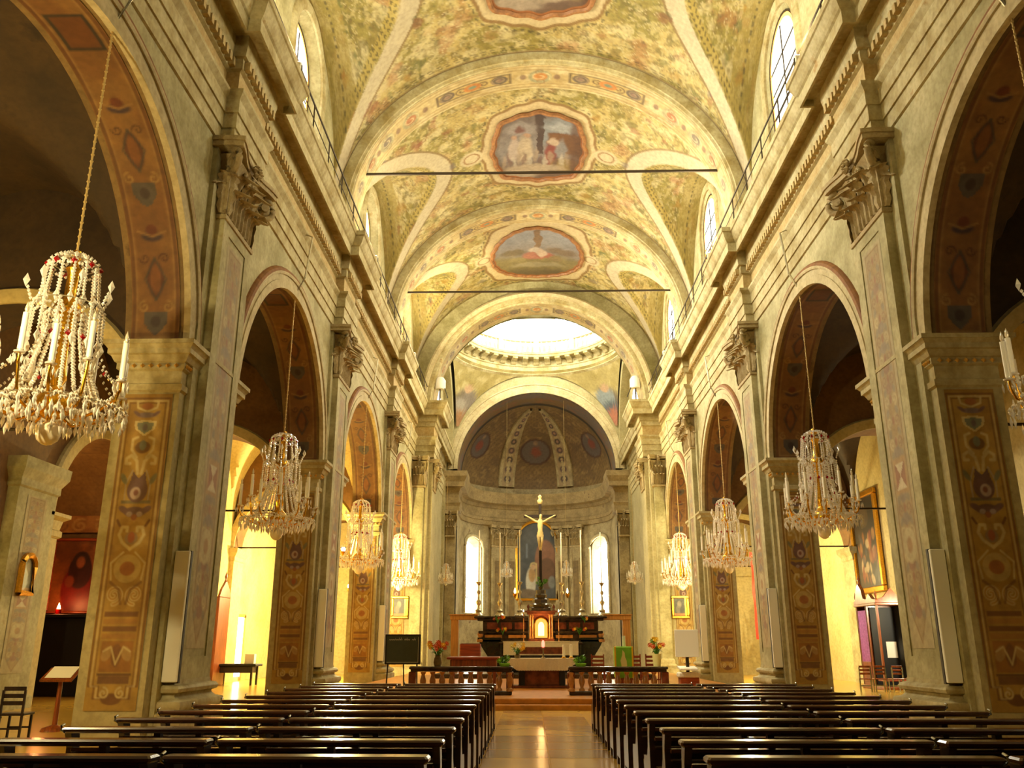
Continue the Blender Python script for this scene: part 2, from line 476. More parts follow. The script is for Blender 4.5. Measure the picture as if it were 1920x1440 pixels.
# ---- painted ornament of the arch soffits
def soffit_canvas():
    L = PI * 4.31
    cv = Canvas(0.98, L, 0.032, S(180, 128, 62))
    cv.blotch(1.6, S(150, 96, 44), 0.4, 0.7, 0.7, 3)
    cx = 0.49
    cv.frame(0.05, 0.93, 0.35, L - 0.35, 0.05, S(120, 66, 30), 0.8)
    cv.frame(0.11, 0.87, 0.42, L - 0.42, 0.025, S(214, 170, 96), 0.7)
    k = 0
    y = 0.75
    while y < L / 2 - 0.9:
        for yy, sg in ((y, 1), (L - y, -1)):
            t = k % 3
            if t == 0:
                cv.poly([(cx - .22, yy + .2 * sg), (cx + .22, yy + .2 * sg), (cx + .25, yy), (cx + .12, yy - .2 * sg), (cx, yy - .28 * sg), (cx - .12, yy - .2 * sg), (cx - .25, yy)], S(110, 98, 84))
                cv.ell(cx, yy, .1, .12, S(84, 66, 60))
                for q in (-1, 1): cv.spiral(cx + q * .24, yy + .3 * sg, .12, 1.2, PI / 2 * sg, q, .035, S(206, 160, 86))
            elif t == 1:
                cv.ell(cx, yy, .17, .38, S(120, 66, 40)); cv.ell(cx, yy, .11, .3, S(168, 104, 48))
                for q in (-1, 1):
                    cv.line([(cx, yy - .42), (cx + q * .21, yy), (cx, yy + .42)], .035, S(96, 84, 70))
                    cv.spiral(cx + q * .2, yy + .42 * sg, .11, 1.1, 0, q, .03, S(98, 52, 26))
            else:
                cv.ell(cx, yy, .22, .1, S(92, 66, 70)); cv.ell(cx, yy + .12 * sg, .12, .12, S(140, 70, 36))
                cv.line([(cx - .28, yy - .1), (cx, yy), (cx + .28, yy - .1)], .04, S(200, 150, 80))
        y += 0.86; k += 1
    cv.rect(cx - .34, cx + .34, L / 2 - .45, L / 2 + .45, S(70, 60, 44)); cv.rect(cx - .27, cx + .27, L / 2 - .38, L / 2 + .38, S(140, 82, 34))
    cv.noise(5, .22, 9)
    cv.C = cv.C * .62 * np.array([.95, .95, 1.0])  # ornament colours darkened, standing in for shade under the arches
    return cv
sc_ = soffit_canvas()
ang = sc_.Y / (4.31)
SOFF = painted_data('soffit_painting', np.stack([XF + TH / 2 - .49 + sc_.X, -4.305 * np.cos(ang), 7.15 + 4.305 * np.sin(ang)], -1), sc_.C, M['paint'])

def arch_band(mb, s, cy, zc, prof, n=36, zmin=None):
    """prof: (radius, out) section of a moulding run round an arch on the arcade face"""
    rows = []
    for r, out in prof:
        rows.append([(s * (XF - out), y, z) for y, z in arc(cy, zc, r, n, zmin)])
    mb.rings(rows, cap=False, close=False)

def arcade(s, name, label):
    w = MB()
    x0, x1 = s * XF, s * (XF + TH)
    yprev = -8.0
    segs = []
    for (ya, yb, cy, r, zc) in BAYS:
        segs.append((yprev, ya)); yprev = yb
        pts = arc(cy, zc, r, 36, ZI)
        pts[0] = (ya, ZI); pts[-1] = (yb, ZI)
        for (ay, az), (by, bz) in zip(pts[:-1], pts[1:]):
            w.add([(x0, ay, az), (x0, by, bz), (x0, by, ZT), (x0, ay, ZT), (x1, ay, az), (x1, by, bz), (x1, by, ZT), (x1, ay, ZT)],
                  [(0, 1, 2, 3), (4, 7, 6, 5), (3, 2, 6, 7)])
            w.add([(x0, ay, az), (x0, by, bz), (x1, by, bz), (x1, ay, az)], [(0, 3, 2, 1)], 1)
    segs.append((yprev, YX1))
    for a, b in segs:
        w.box(x0, x1, a, b, ZI, ZT)
    o = struct(w.build(name, [M['wall'], M['soffit']]), label, 'wall')
    for i, (ya, yb, cy, r, zc) in enumerate(BAYS):
        m = MB(); arch_band(m, s, cy, zc, [(r + .01, -.06), (r - .03, -.04), (r - .03, .09), (r + .2, .09), (r + .2, .06), (r + .36, .06), (r + .36, .1), (r + .41, .12), (r + .44, .12)], zmin=ZI)
        m.build('archivolt', M['arch'], o)
        m = MB(); arch_band(m, s, cy, zc, [(r + .44, .12), (r + .52, .1), (r + .56, .05), (r + .58, -.01)], zmin=ZI)
        m.build('archivolt_band', M['redband'], o)
        if i < 4:
            p = link('soffit_painting', SOFF, o, (0, cy, 0), None, (s, 1, 1))
        else:
            p = link('soffit_painting', SOFF, o, (0, cy, 7.35 - 7.15 * r / 4.325), None, (s, r / 4.325, r / 4.325))
    return o
wall_l = arcade(-1, 'wall_left', 'arcade wall of round arches on the side of the red-lit chapel')
wall_r = arcade(1, 'wall_right', 'arcade wall of round arches on the side of the confessional')

# ---- entablature with breaks over the pilasters
PROF_ARCHITRAVE = [(.0, 12.38), (.05, 12.40), (.05, 12.75), (.09, 12.75), (.09, 13.12), (.13, 13.12), (.13, 13.46), (.22, 13.6), (.22, 13.68), (.02, 13.68)]
PROF_FRIEZE = [(.02, 13.68), (.02, 14.26)]
PROF_CORNICE = [(.02, 14.26), (.10, 14.3), (.10, 14.56), (.18, 14.58), (.22, 14.8), (.22, 15.1), (.56, 15.1), (.56, 14.9), (.62, 14.9), (.62, 15.22), (.67, 15.26), (.72, 15.34), (.8, 15.56), (.84, 15.58), (.84, 15.74), (-.3, 15.75)]
BREAKS = [(y - .98, y + .98, .3) for y in YP] + [(YX0 + .35, YX1 + 0.25, 1.15)]
def run_mould(mb, s, prof):
    rows = []
    for d, z in prof:
        pl = [(s * (XF - d), -8.0, z)]
        for a, b, e in BREAKS:
            pl += [(s * (XF - d), a - d, z), (s * (XF - e - d), a - d, z), (s * (XF - e - d), b + d, z), (s * (XF - d), b + d, z)]
        rows.append(pl)
    mb.rings(rows, cap=False, close=False)
dent = MB(); dent.box(-.055, .055, -.05, .05, 0, .17)
for s, n, lb in ((-1, 'trim_1', 'long moulded entablature above the arches on the red-lit chapel side'), (1, 'trim_2', 'long moulded entablature above the arches on the confessional side')):
    e = struct(empty(n), lb, 'cornice')
    m = MB(); run_mould(m, s, PROF_ARCHITRAVE); m.build('architrave', M['stone'], e)
    m = MB(); run_mould(m, s, PROF_FRIEZE); m.build('frieze', M['frieze'], e)
    m = MB(); run_mould(m, s, PROF_CORNICE); m.build('cornice', M['stone'], e)
    m = MB()
    y = 2.0
    while y < 50.0:
        x = XF - .1
        for a, b, q in BREAKS:
            if a - .1 < y < b + .1: x = XF - .1 - q
        m.box(s * x, s * (x - .13), y, y + .13, 14.34, 14.55)
        y += .235
    d = m.build('dentils', M['frieze'], e); d['kind'] = 'stuff'

# ---- clerestory walls with arched windows
ZC0, XC = 15.7, 7.62
wn = 0
WINDOWS = [(23.595, 1), (35.245, 1), (46.385, 1)]
for s, n, lb in ((-1, 'wall_upper_left', 'clerestory wall above the cornice on the red-lit chapel side'), (1, 'wall_upper_right', 'clerestory wall above the cornice on the confessional side')):
    w = MB(); x0, x1 = s * XC, s * (XC + 1.0)
    yprev = -8.0
    for cy, _ in WINDOWS:
        hw, zs, sp = 1.65, 17.3, 19.65; dep = .42 if s < 0 else .14
        w.box(x0, x1, yprev, cy - hw, ZC0, 24.2); yprev = cy + hw
        w.box(x0, x1, cy - hw, cy + hw, ZC0, zs)
        pts = arc(cy, sp, hw, 20)
        pin = arc(cy, sp, hw - .2, 20)
        for (ay, az), (by, bz) in zip(pts[:-1], pts[1:]):
            w.add([(x0, ay, az), (x0, by, bz), (x0, by, 24.2), (x0, ay, 24.2)], [(0, 1, 2, 3)])
        ring = [(cy - hw, zs)] + pts + [(cy + hw, zs)]
        ring2 = [(cy - hw + .2, zs)] + pin + [(cy + hw - .2, zs)]
        w.rings([[(x0, y, z) for y, z in ring], [(s * (XC + dep), y, z) for y, z in ring2]], cap=False, close=False)
    w.box(x0, x1, yprev, YX0 + .5, ZC0, 24.2)
    o = struct(w.build(n, M['wall']), lb, 'wall')
    for cy, _ in WINDOWS:
        m = MB()
        rows = []
        for rr, out in [(1.66, 0), (1.66, .08), (1.82, .12), (1.95, .12), (2.05, .05), (2.08, 0)]:
            a = arc(cy, 19.65, rr, 20)
            rows.append([(s * (XC - out), cy - rr, 16.2)] + [(s * (XC - out), y, z) for y, z in a] + [(s * (XC - out), cy + rr, 16.2)])
        m.rings(rows, cap=False, close=False)
        m.build('window_surround', M['stone'], o)
        wn += 1
        win = empty('window_%d' % wn, (s * (XC + dep - .03), cy, 17.3))
        struct(win, ('clerestory window %s' % ('over the %s arch' % {0: 'unseen', 12: 'nearest', 24: 'second', 35: 'third', 46: 'fourth'}[round(cy)])) + (' on red-lit chapel side' if s < 0 else ' on confessional side'), 'window')
        rr = 1.44
        g = MB(); pts = [(-rr, 0)] + [(y, z - 17.3) for y, z in arc(0, 19.65, rr, 16)] + [(rr, 0)]
        g.add([(0, y, z) for y, z in pts], [tuple(range(len(pts)))]); g.build('pane', M['glasssun'] if s < 0 else M['glass'], win)
        g = MB(); rows = []
        for q, dx in [(1.48, .02), (1.48, -.05), (1.4, -.05), (1.4, .02)]:
            rows.append([(s * dx, -q, 0)] + [(s * dx, y, z - 17.3) for y, z in arc(0, 19.65, q, 16)] + [(s * dx, q, 0)])
        g.rings(rows, cap=False, close=False); g.build('window_frame', M['iron'], win)
        g = MB(); rows = []
        for q, dx in [(1.41, -.03), (1.27, -.03)]:
            rows.append([(s * dx, -q, 0)] + [(s * dx, y, z - 17.3) for y, z in arc(0, 19.65, q, 16)] + [(s * dx, q, 0)])
        g.rings(rows, cap=False, close=False); g.build('border_pane', M['stained'], win)
        for yy in (0,):
            b = MB(); b.box(-.03, .03, yy - .025, yy + .025, 0, 3.6); b.build('muntin', M['iron'], win)
            lamp('window_daylight', 'AREA', (s * (XC + dep - .08), cy, 19.1), WIN * (3.2 if s < 0 else 1.0), DAY, 2.1, (0, cy, 17.6), 110)
        for zz in (.9, 1.8, 2.6):
            b = MB(); b.box(-.03, .03, -1.43, 1.43, zz - .02, zz + .02); b.build('muntin', M['iron'], win)

# ---- nave vault: barrel with lunettes, painted
AX, BZ, Z0 = 7.66, 6.86, 17.0
def bay_vault(cy, half, res, seed, wl):
    nt_ = int(22 / res); ny = int(2 * half / res)
    t = np.linspace(-PI / 2, PI / 2, nt_); y = np.linspace(-half, half, ny)
    Tt, Y = np.meshgrid(t, y)
    X = AX * np.sin(Tt); zb = Z0 + BZ * np.cos(Tt)
    H = 4.6 + .2 * (7.62 - np.abs(X))
    q = np.clip(1 - (Y / wl) ** 2, 0, None)
    zl = np.where(np.abs(Y) < wl, 17.2 + H * np.sqrt(q), -99)
    Z = np.maximum(zb, zl)
    # --- paint
    arcx = Tt * 7.25
    ax = np.abs(arcx)
    base = np.ones(X.shape + (3,)) * np.array(S(206, 182, 108))
    def lay(C, a, col):
        a = np.clip(a, 0, 1)[..., None]; return C * (1 - a) + np.array(col) * a
    wob = fbm(arcx * .5, Y * .5, seed + 5)
    f1 = fbm(arcx * .75 + 3 * wob, Y * .75 + 3 * wob, seed); f2 = fbm(arcx * 1.6, Y * 1.6, seed + 2); f3 = fbm(arcx * 3.2, Y * 3.2, seed + 8)
    f4 = fbm(arcx * 5 + 4 * f2, Y * 5 - 4 * f1, seed + 12, 3)
    C = lay(base, .9 * sm(.4, .62, f1), S(156, 142, 62)); C = lay(C, .75 * sm(.5, .68, f2), S(220, 204, 150)); C = lay(C, .6 * sm(.56, .7, f3), S(112, 102, 44)); C = lay(C, .5 * sm(.56, .66, f4), S(226, 206, 140)); C = lay(C, .45 * sm(.42, .3, f4), S(132, 108, 44))
    C = lay(C, .45 * sm(.6, .75, fbm(arcx * 1.1, Y * 1.1, seed + 20)), S(176, 104, 62))
    C = lay(C, .65 * sm(.16, .04, np.abs(np.sin(16 * f1 + 9 * f2))), S(228, 212, 158)); C = lay(C, .5 * sm(.14, .03, np.abs(np.sin(13 * f2 + 11 * f1 + 2))), S(118, 92, 46)); C = lay(C, .35 * sm(.2, .05, np.abs(np.sin(20 * fbm(arcx * .9, Y * .9, seed + 31)))), S(104, 108, 60))
    # groin bands
    tt = np.linspace(.05, PI / 2, 260); xx = AX * np.sin(tt); zz_ = Z0 + BZ * np.cos(tt); HH = 4.6 + .2 * (7.62 - xx)
    okk = (zz_ - 17.2) < HH; gy_ = wl * np.sqrt(np.clip(1 - ((zz_ - 17.2) / HH) ** 2, 0, 1))
    gx, gy2 = (tt * 7.25)[okk], gy_[okk]; tipx = gx.min()
    gx = np.concatenate([[tipx], gx]); gy2 = np.concatenate([[0.0], gy2])
    d = np.full(X.shape, 9.0); aY = np.abs(Y)
    for k in range(0, len(gx) - 1):
        ex, ey = gx[k + 1] - gx[k], gy2[k + 1] - gy2[k]; L2 = ex * ex + ey * ey + 1e-9
        t_ = np.clip(((ax - gx[k]) * ex + (aY - gy2[k]) * ey) / L2, 0, 1)
        d = np.minimum(d, np.hypot(ax - gx[k] - t_ * ex, aY - gy2[k] - t_ * ey))
    near = zl > zb
    d = np.where(near, -d, d)
    C = lay(C, sm(.02, .06, d) * sm(.86, .78, d), S(212, 196, 156))
    C = lay(C, sm(.8, .84, d) * sm(.94, .9, d), S(150, 122, 70))
    inl = (d < 0) & near
    dash = (np.sin((ax + np.abs(Y)) * 2 * PI / .34) > -.1)
    C = lay(C, (inl & (d > -.42) & (d < -.06)) * .8, S(196, 172, 84))
    C = lay(C, (inl & (((d > -.19) & (d < -.1)) | ((d > -.38) & (d < -.29))) & dash) * .7, S(66, 58, 28))
    # lunette edge against the wall
    lz = inl & (np.abs(X) > 6.75)
    C = lay(C, lz * .6, S(176, 154, 74)); C = lay(C, (lz & (np.abs(np.abs(X) - 7.15) < .035) & (np.sin(Y * 2 * PI / .3) > 0)) * .6, S(74, 64, 34))
    # dashed rows beside the transverse ribs
    e = half - np.abs(Y)
    out = (d > .95)
    for k, (a, b) in enumerate(((.2, .26), (.36, .42))):
        C = lay(C, (out & (e > a) & (e < b) & (np.sin(arcx * 2 * PI / .36 + k) > -.2)) * .55, S(72, 62, 30))
    C = lay(C, sm(.12, .06, e), S(176, 152, 104))
    # surround of the central painting
    mx_, my_ = (2.05, 2.8) if seed < 5 else (2.5, 3.3)
    th = np.arctan2(Y / my_, arcx / mx_); rr = np.hypot(arcx / mx_, Y / my_)
    lob = 1.24 * (np.abs(np.cos(th)) ** 2.5 + np.abs(np.sin(th)) ** 2.5) ** (-1 / 2.5) + .03 * np.cos(8 * th) + .02 * np.cos(16 * th)
    C = lay(C, sm(lob, lob - .03, rr), S(214, 192, 142)); C = lay(C, sm(.045, .02, np.abs(rr - lob)), S(150, 116, 62))
    C = lay(C, .6 * (np.abs(rr - lob - .09) < .02) * (np.sin(th * 60) > 0), S(60, 52, 26))
    for q in (-1, 1):
        C = lay(C, sm(.62, .5, np.hypot(arcx - q * 3.05, Y + 0)), S(216, 198, 152)); C = lay(C, sm(.06, .03, np.abs(np.hypot(arcx - q * 3.05, Y) - .36)), S(168, 130, 80))
    # painted sprays, masks and leaves
    rng = np.random.RandomState(seed + 40)
    for k in range(46):
        px, py = rng.uniform(0, 9), rng.uniform(-half + .5, half - .5); rad = rng.uniform(.12, .34)
        col = [S(150, 84, 48), S(96, 104, 50), S(122, 112, 104), S(214, 196, 140), S(176, 130, 40)][rng.randint(5)]
        for q in (-1, 1):
            dd = np.hypot((arcx - q * px) * rng.uniform(.6, 1.5), Y - py)
            ok = (rr > 1.45) & ((d > .75) | (d < -.5))
            C = lay(C, ok * .55 * sm(rad, rad * .3, dd + .5 * (f3 - .5) + .3 * (f4 - .5)), col)
    gy = .9 + .2 * f2[..., None]
    return np.stack([X, cy + Y, Z], -1), C * gy * .88
ceiling = None
for cy, half, res, sd, wl in ((0.295, 4.9, .3, 1, 4.3), (11.945, 4.9, .16, 2, 4.3), (23.595, 4.9, .062, 3, 4.3), (35.245, 4.9, .062, 4, 4.3), (46.385, 4.4, .07, 5, 3.85)):
    P, C = bay_vault(cy, half, res, sd, wl)
    if ceiling is None:
        ceiling = struct(painted('ceiling', P, C, M['paint']), 'frescoed barrel vault with lunettes over the nave', 'ceiling')
    else:
        painted('vault_bay', P, C, M['paint'], ceiling)

# ---- transverse ribs with painted soffits
def rib_canvas(seed):
    L = 20.4
    cv = Canvas(1.8, L, .05, S(206, 184, 128))
    cv.blotch(.9, S(178, 150, 88), .4, .7, .7, seed); cv.blotch(2.2, S(222, 204, 156), .5, .7, .6, seed + 1)
    for x in (.12, .34, 1.46, 1.68): cv.rect(x - .03, x + .03, 0, L, S(160, 132, 78), .8)
    c = L / 2
    for q in (-1, 1):
        a, b = (c + q * 1.05, c + q * 4.0)
        lo, hi = min(a, b), max(a, b)
        cv.rect(.5, 1.3, lo, hi, S(120, 100, 66)); cv.rect(.58, 1.22, lo + .1, hi - .1, S(196, 170, 104))
        for t in (a + q * .45, b - q * .45): cv.ell(.9, t, .32, .32, S(84, 72, 70), .85); cv.ell(.9, t, .12, .12, S(140, 110, 90)); cv.spiral(.9, t, .3, 1.5, 0, q, .05, S(176, 150, 110), .7)
        for t in (a + q * 1.05, b - q * 1.05): cv.spiral(.9, t, .26, 1.4, 0, q, .06, S(110, 84, 50)); 
        cv.ell(.9, (a + b) / 2, .28, .34, S(196, 128, 62)); cv.ell(.9, (a + b) / 2, .12, .16, S(130, 140, 110))
        for t, cc in ((5.2, S(180, 98, 50)), (6.5, S(110, 90, 84)), (7.6, S(176, 110, 60)), (8.7, S(120, 100, 90)), (.0, S(206, 132, 50))):
            cv.ell(.9, c + q * t, .5, .42, S(160, 156, 116), .7); cv.ell(.9, c + q * t, .3, .27, cc, .75); cv.spiral(.9, c + q * t, .4, 1.3, 1, 1, .05, S(222, 204, 150), .8); [cv.spiral(.9 + w * .38, c + q * t, .2, 1.2, 0, w, .04, S(150, 118, 70), .8) for w in (-1, 1)]
        for t in (.62, 4.5, 5.85, 7.05): cv.ell(.9, c + q * t, .2, .12, S(130, 96, 74), .8)
    cv.noise(4, .2, seed)
    return cv
def ell_arc(a, b, z0, n, zfoot=None):
    pts = [(-a * math.cos(PI * i / n), z0 + b * math.sin(PI * i / n)) for i in range(n + 1)]
    if zfoot is not None: pts = [(-a, zfoot)] + pts + [(a, zfoot)]
    return pts
def rib(y0, y1, a, b, z0, parent, seed, foot, name='rib'):
    cy = (y0 + y1) / 2
    m = MB()
    sec = [(a + .5, b + .5, y0), (a + .12, b + .12, y0), (a + .1, b + .1, y0 + .06), (a + .02, b + .02, y0 + .1), (a, b, y0 + .16), (a, b, y1 - .16), (a + .02, b + .02, y1 - .1), (a + .1, b + .1, y1 - .06), (a + .12, b + .12, y1), (a + .5, b + .5, y1)]
    m.rings([[(x, y, z) for x, z in ell_arc(aa, bb, z0, 64, foot)] for aa, bb, y in sec], cap=False, close=False)
    o = m.build(name, M['stone'], parent, 40)
    cv = rib_canvas(seed)
    th = cv.Y / 20.4 * PI
    f = (y1 - y0 - .36) / 1.8
    painted('rib_painting', np.stack([-(a - .012) * np.cos(th), y0 + .18 + cv.X * f, z0 + (b - .012) * np.sin(th)], -1), cv.C, M['paint'], o)
    return o
for k, y in enumerate(YP):
    rib(y - .9, y + .9, 7.15, 6.42, 17.0, ceiling, 60 + k, 15.6)

# ---- medallions of the vault
def medallion(cy, seed, kind):
    nr, na = 44, 150
    th = np.linspace(0, 2 * PI, na)
    if kind == 0: lob = (np.abs(np.cos(th)) ** 2.7 + np.abs(np.sin(th)) ** 2.7) ** (-1 / 2.7) * (1 + .022 * np.cos(8 * th) + .018 * np.cos(16 * th))
    else: lob = 1 + .02 * np.cos(2 * th) + .012 * np.cos(24 * th)
    rad = np.linspace(0, 1, nr)
    RR, TH_ = np.meshgrid(rad, th)
    RL = RR * lob[:, None]
    kx, ky = (2.0, 2.75) if kind == 0 else (2.5, 3.3)
    ax = kx * RL * np.cos(TH_); ay = -ky * RL * np.sin(TH_)       # ay>0 -> further from the door
    t = ax / 7.25
    P = np.stack([(AX - .0) * np.sin(t), cy + ay, Z0 + (BZ - .06) * np.cos(t)], -1)
    u = ax / kx; v = -ay / ky                                         # v up in the picture
    C = np.ones(u.shape + (3,)) * np.array(S(150, 138, 128))
    def L(a, col):
        nonlocal C
        a = np.clip(a, 0, 1)[..., None]; C = C * (1 - a) + np.array(col) * a
    def E(cx, cy_, rx, ry, col, al=1.0, soft=.3, rot=0):
        c, q = math.cos(rot), math.sin(rot)
        x = (u - cx) * c + (v - cy_) * q; y = -(u - cx) * q + (v - cy_) * c
        k = np.hypot(x / rx, y / ry); L(al * sm(1 + soft, 1 - soft, k), col)
    n = fbm(u * 3 + 9, v * 3, seed); n2 = fbm(u * 8, v * 8, seed + 1)
    u = u + .16 * (fbm(u * 5, v * 5, seed + 3) - .5); v = v + .16 * (fbm(u * 5 + 7, v * 5, seed + 4) - .5)
    if kind == 0:
        L(sm(.3, .8, v + .3 * n), S(126, 110, 100)); L(sm(-.2, -.7, v), S(120, 92, 70))
        L(sm(-.02, .06, u) * sm(.5, .3, np.abs(v - .5)), S(150, 150, 150)); L(sm(.18, .26, u) * sm(.48, .44, v) * sm(-.25, -.1, v), S(128, 84, 44))
        L((np.abs(u - .02) < .085) * (v > -.15), S(84, 62, 52))
        E(.55, .62, .42, .12, S(176, 176, 172)); E(-.4, .6, .35, .2, S(160, 148, 140)); E(-.42, .55, .12, .1, S(128, 84, 70))
        E(-.55, .0, .14, .34, S(196, 176, 156), 1, .25); E(-.3, -.05, .16, .4, S(206, 184, 150), 1, .25); E(-.55, .36, .07, .07, S(190, 150, 120)); E(-.28, .38, .07, .07, S(190, 150, 120))
        E(.35, -.2, .2, .42, S(146, 70, 58), 1, .25); E(.5, -.12, .13, .4, S(150, 142, 136), 1, .25); E(.34, .2, .11, .09, S(206, 180, 150)); E(.6, -.5, .3, .2, S(156, 128, 70))
        [E(-.8 + .12 * i, -.35 + .1 * math.sin(i * 2.3), .05, .2, (S(176, 150, 120), S(120, 84, 70), S(200, 186, 160))[i % 3], .7, .4) for i in range(14)]
        L(sm(.62, .8, u) * .8, S(104, 66, 38)); E(-.1, -.62, .7, .12, S(188, 166, 134)); E(-.5, -.8, .5, .14, S(200, 180, 150), .7)
    else:
        L(sm(.1, .7, v), S(164, 160, 158)); L(sm(.1, -.2, v + .2 * (n - .5)), S(146, 128, 76)); L(sm(-.45, -.8, v), S(116, 100, 66))
        L((np.abs(u) < .075) * (v > .05), S(142, 110, 76)); E(-.55, .1, .3, .12, S(130, 112, 80)); E(.55, .12, .32, .14, S(132, 110, 84))
        E(-.05, .12, .14, .14, S(206, 186, 162)); E(-.12, -.08, .22, .14, S(186, 122, 96)); E(.16, -.1, .2, .13, S(176, 104, 80)); E(.1, .0, .09, .16, S(206, 178, 150))
        E(.42, -.2, .14, .12, S(150, 126, 80)); E(-.45, -.2, .2, .1, S(158, 140, 88)); E(0, -.45, .6, .1, S(170, 156, 120), .7)
    C *= (.55 + .3 * n2)[..., None]
    rimm = sm(.93, .95, RR)
    L(rimm, S(150, 92, 44))
    o = painted('ceiling_painting', P, C, M['paint'], ceiling)
    # carved frame
    pts = [((kx + .04) * lob[i] * math.cos(th[i]), -(ky + .05) * lob[i] * math.sin(th[i])) for i in range(na)]
    m = MB(); m.tube([(AX * math.sin(a / 7.25), cy + b, Z0 + (BZ - .07) * math.cos(a / 7.25)) for a, b in pts], .1, 6, False)
    m.build('painting_frame', M['brownstucco'], o, 50)
medallion(23.595, 11, 0); medallion(35.245, 12, 0); medallion(46.5, 13, 1)

# ---- west end behind the viewer
m = MB()
m.box(-XC - 9, XC + 9, -8.5, -7.9, 0, 24.5)
wb = struct(m.build('wall_back', M['shadeplaster']), 'entrance wall behind the viewer', 'wall')  # dark colour keeps bounce light off the near bays
g = MB(); pts = [(-2.6, 13)] + [(x, z) for x, z in arc(0, 17.5, 2.6, 20)] + [(2.6, 13)]
g.add([(x, -7.85, z) for x, z in pts], [tuple(range(len(pts)))])
struct(g.build('window_30', M['fillglow']), 'added glowing fill pane on the entrance wall behind the viewer', 'window')  # unseen pane added as fill light from behind
# ================================================================== piers with pilasters and capitals
def jamb_canvas():
    w, h = 1.0, 5.9
    bg = S(188, 150, 62)
    cv = Canvas(w, h, .0185, bg)
    cv.blotch(1.3, S(164, 122, 44), .42, .7, .8, 1); cv.blotch(2.6, S(206, 172, 88), .55, .75, .6, 2)
    cx = .5
    cr, br, pu, te, go, pk = S(226, 206, 142), S(104, 56, 26), S(96, 66, 84), S(116, 136, 122), S(214, 178, 86), S(170, 110, 90)
    # frame with stepped foot
    for x0, x1, ww, c in ((.03, .97, .035, br), (.08, .92, .03, cr), (.125, .875, .02, br)):
        cv.line([(x0, .42), (x0, h - .06 - x0), (x1, h - .06 - x0), (x1, .42), (x1 - .12, .42), (x1 - .12, .2 + x0 * .3), (x0 + .12, .2 + x0 * .3), (x0 + .12, .42), (x0, .42)], ww, c, .9)
    def both(f):
        for q in (-1, 1): f(q)
    # foot urn and scrolls
    cv.ell(cx, .2, .2, .1, br); both(lambda q: cv.spiral(cx + q * .16, .3, .1, 1.3, PI / 2, q, .035, cr))
    cv.rect(.2, .8, .46, .6, S(112, 70, 46)); cv.rect(.17, .83, .6, .64, S(84, 46, 30))
    cv.rect(.19, .81, .66, 1.2, S(160, 104, 38)); both(lambda q: cv.ell(cx + q * .19, .98, .09, .14, S(188, 150, 90), 1, q * .5)); cv.ell(cx, .95, .1, .2, S(120, 70, 40)); both(lambda q: cv.line([(cx, .8), (cx + q * .12, 1.1), (cx + q * .26, 1.02)], .03, cr))
    for i in range(4): cv.rect(.17, .83, 1.24 + i * .13, 1.33 + i * .13, S(110, 62, 30) if i % 2 else S(176, 124, 52))
    # great S volutes
    def vol(q):
        cv.spiral(cx + q * .2, 2.02, .17, 1.5, -PI / 2, -q, .075, cr); cv.spiral(cx + q * .2, 2.02, .17, 1.5, -PI / 2, -q, .03, S(190, 140, 60))
        cv.line([(cx + q * .05, 1.86), (cx + q * .12, 2.12), (cx + q * .3, 2.25)], .05, br, .7)
    both(vol)
    cv.ell(cx, 2.5, .27, .26, S(214, 190, 120), .8); cv.ell(cx, 2.5, .15, .13, S(176, 106, 58)); 
    both(lambda q: cv.line([(cx + q * .3, 2.3), (cx + q * .34, 2.6), (cx + q * .12, 2.8)], .035, cr))
    # heart ring with bud
    both(lambda q: cv.line([(cx, 2.86), (cx + q * .17, 2.98), (cx + q * .25, 3.13), (cx + q * .2, 3.27), (cx + q * .1, 3.27), (cx + q * .1, 3.2)], .06, cr))
    cv.ell(cx, 3.06, .13, .12, S(150, 128, 96)); cv.ell(cx, 3.08, .07, .1, S(170, 84, 56)); both(lambda q: cv.line([(cx + q * .26, 3.3), (cx + q * .32, 3.4)], .05, br))
    # purple swag
    cv.ell(cx, 3.56, .22, .1, pu); both(lambda q: cv.ell(cx + q * .22, 3.6, .12, .06, pu, 1, q * .5)); both(lambda q: cv.ell(cx + q * .1, 3.52, .06, .05, S(176, 160, 160))); cv.ell(cx, 3.46, .06, .06, S(150, 84, 60))
    # tulip bulb
    cv.rect(.2, .8, 3.72, 3.78, S(110, 110, 84))
    cv.ell(cx, 3.98, .21, .24, pu); cv.poly([(cx - .2, 4.0), (cx - .12, 4.34), (cx, 4.2), (cx + .12, 4.34), (cx + .2, 4.0)], pu); cv.ell(cx + .03, 3.92, .11, .12, S(190, 170, 164)); cv.ell(cx + .02, 3.93, .05, .06, S(120, 60, 70))
    both(lambda q: cv.line([(cx + q * .24, 3.8), (cx + q * .25, 4.1), (cx + q * .14, 4.36)], .03, S(200, 186, 150))); both(lambda q: cv.ell(cx + q * .3, 4.2, .05, .12, S(120, 128, 96), 1, -q * .5))
    # branching volutes
    def br2(q):
        cv.line([(cx + q * .04, 4.3), (cx + q * .08, 4.55), (cx + q * .2, 4.66), (cx + q * .3, 4.6), (cx + q * .3, 4.5), (cx + q * .22, 4.5)], .06, cr)
        cv.line([(cx + q * .1, 4.62), (cx + q * .22, 4.78), (cx + q * .22, 4.98), (cx + q * .12, 5.02)], .05, cr)
    both(br2); cv.ell(cx, 4.82, .16, .12, S(110, 74, 42)); cv.ell(cx, 4.86, .07, .1, te)
    # shield
    cv.poly([(cx - .24, 5.34), (cx, 5.38), (cx + .24, 5.34), (cx + .2, 5.18), (cx, 5.04), (cx - .2, 5.18)], cr); cv.poly([(cx - .18, 5.31), (cx, 5.33), (cx + .18, 5.31), (cx + .15, 5.19), (cx, 5.09), (cx - .15, 5.19)], te); cv.ell(cx, 5.22, .05, .07, S(92, 92, 110))
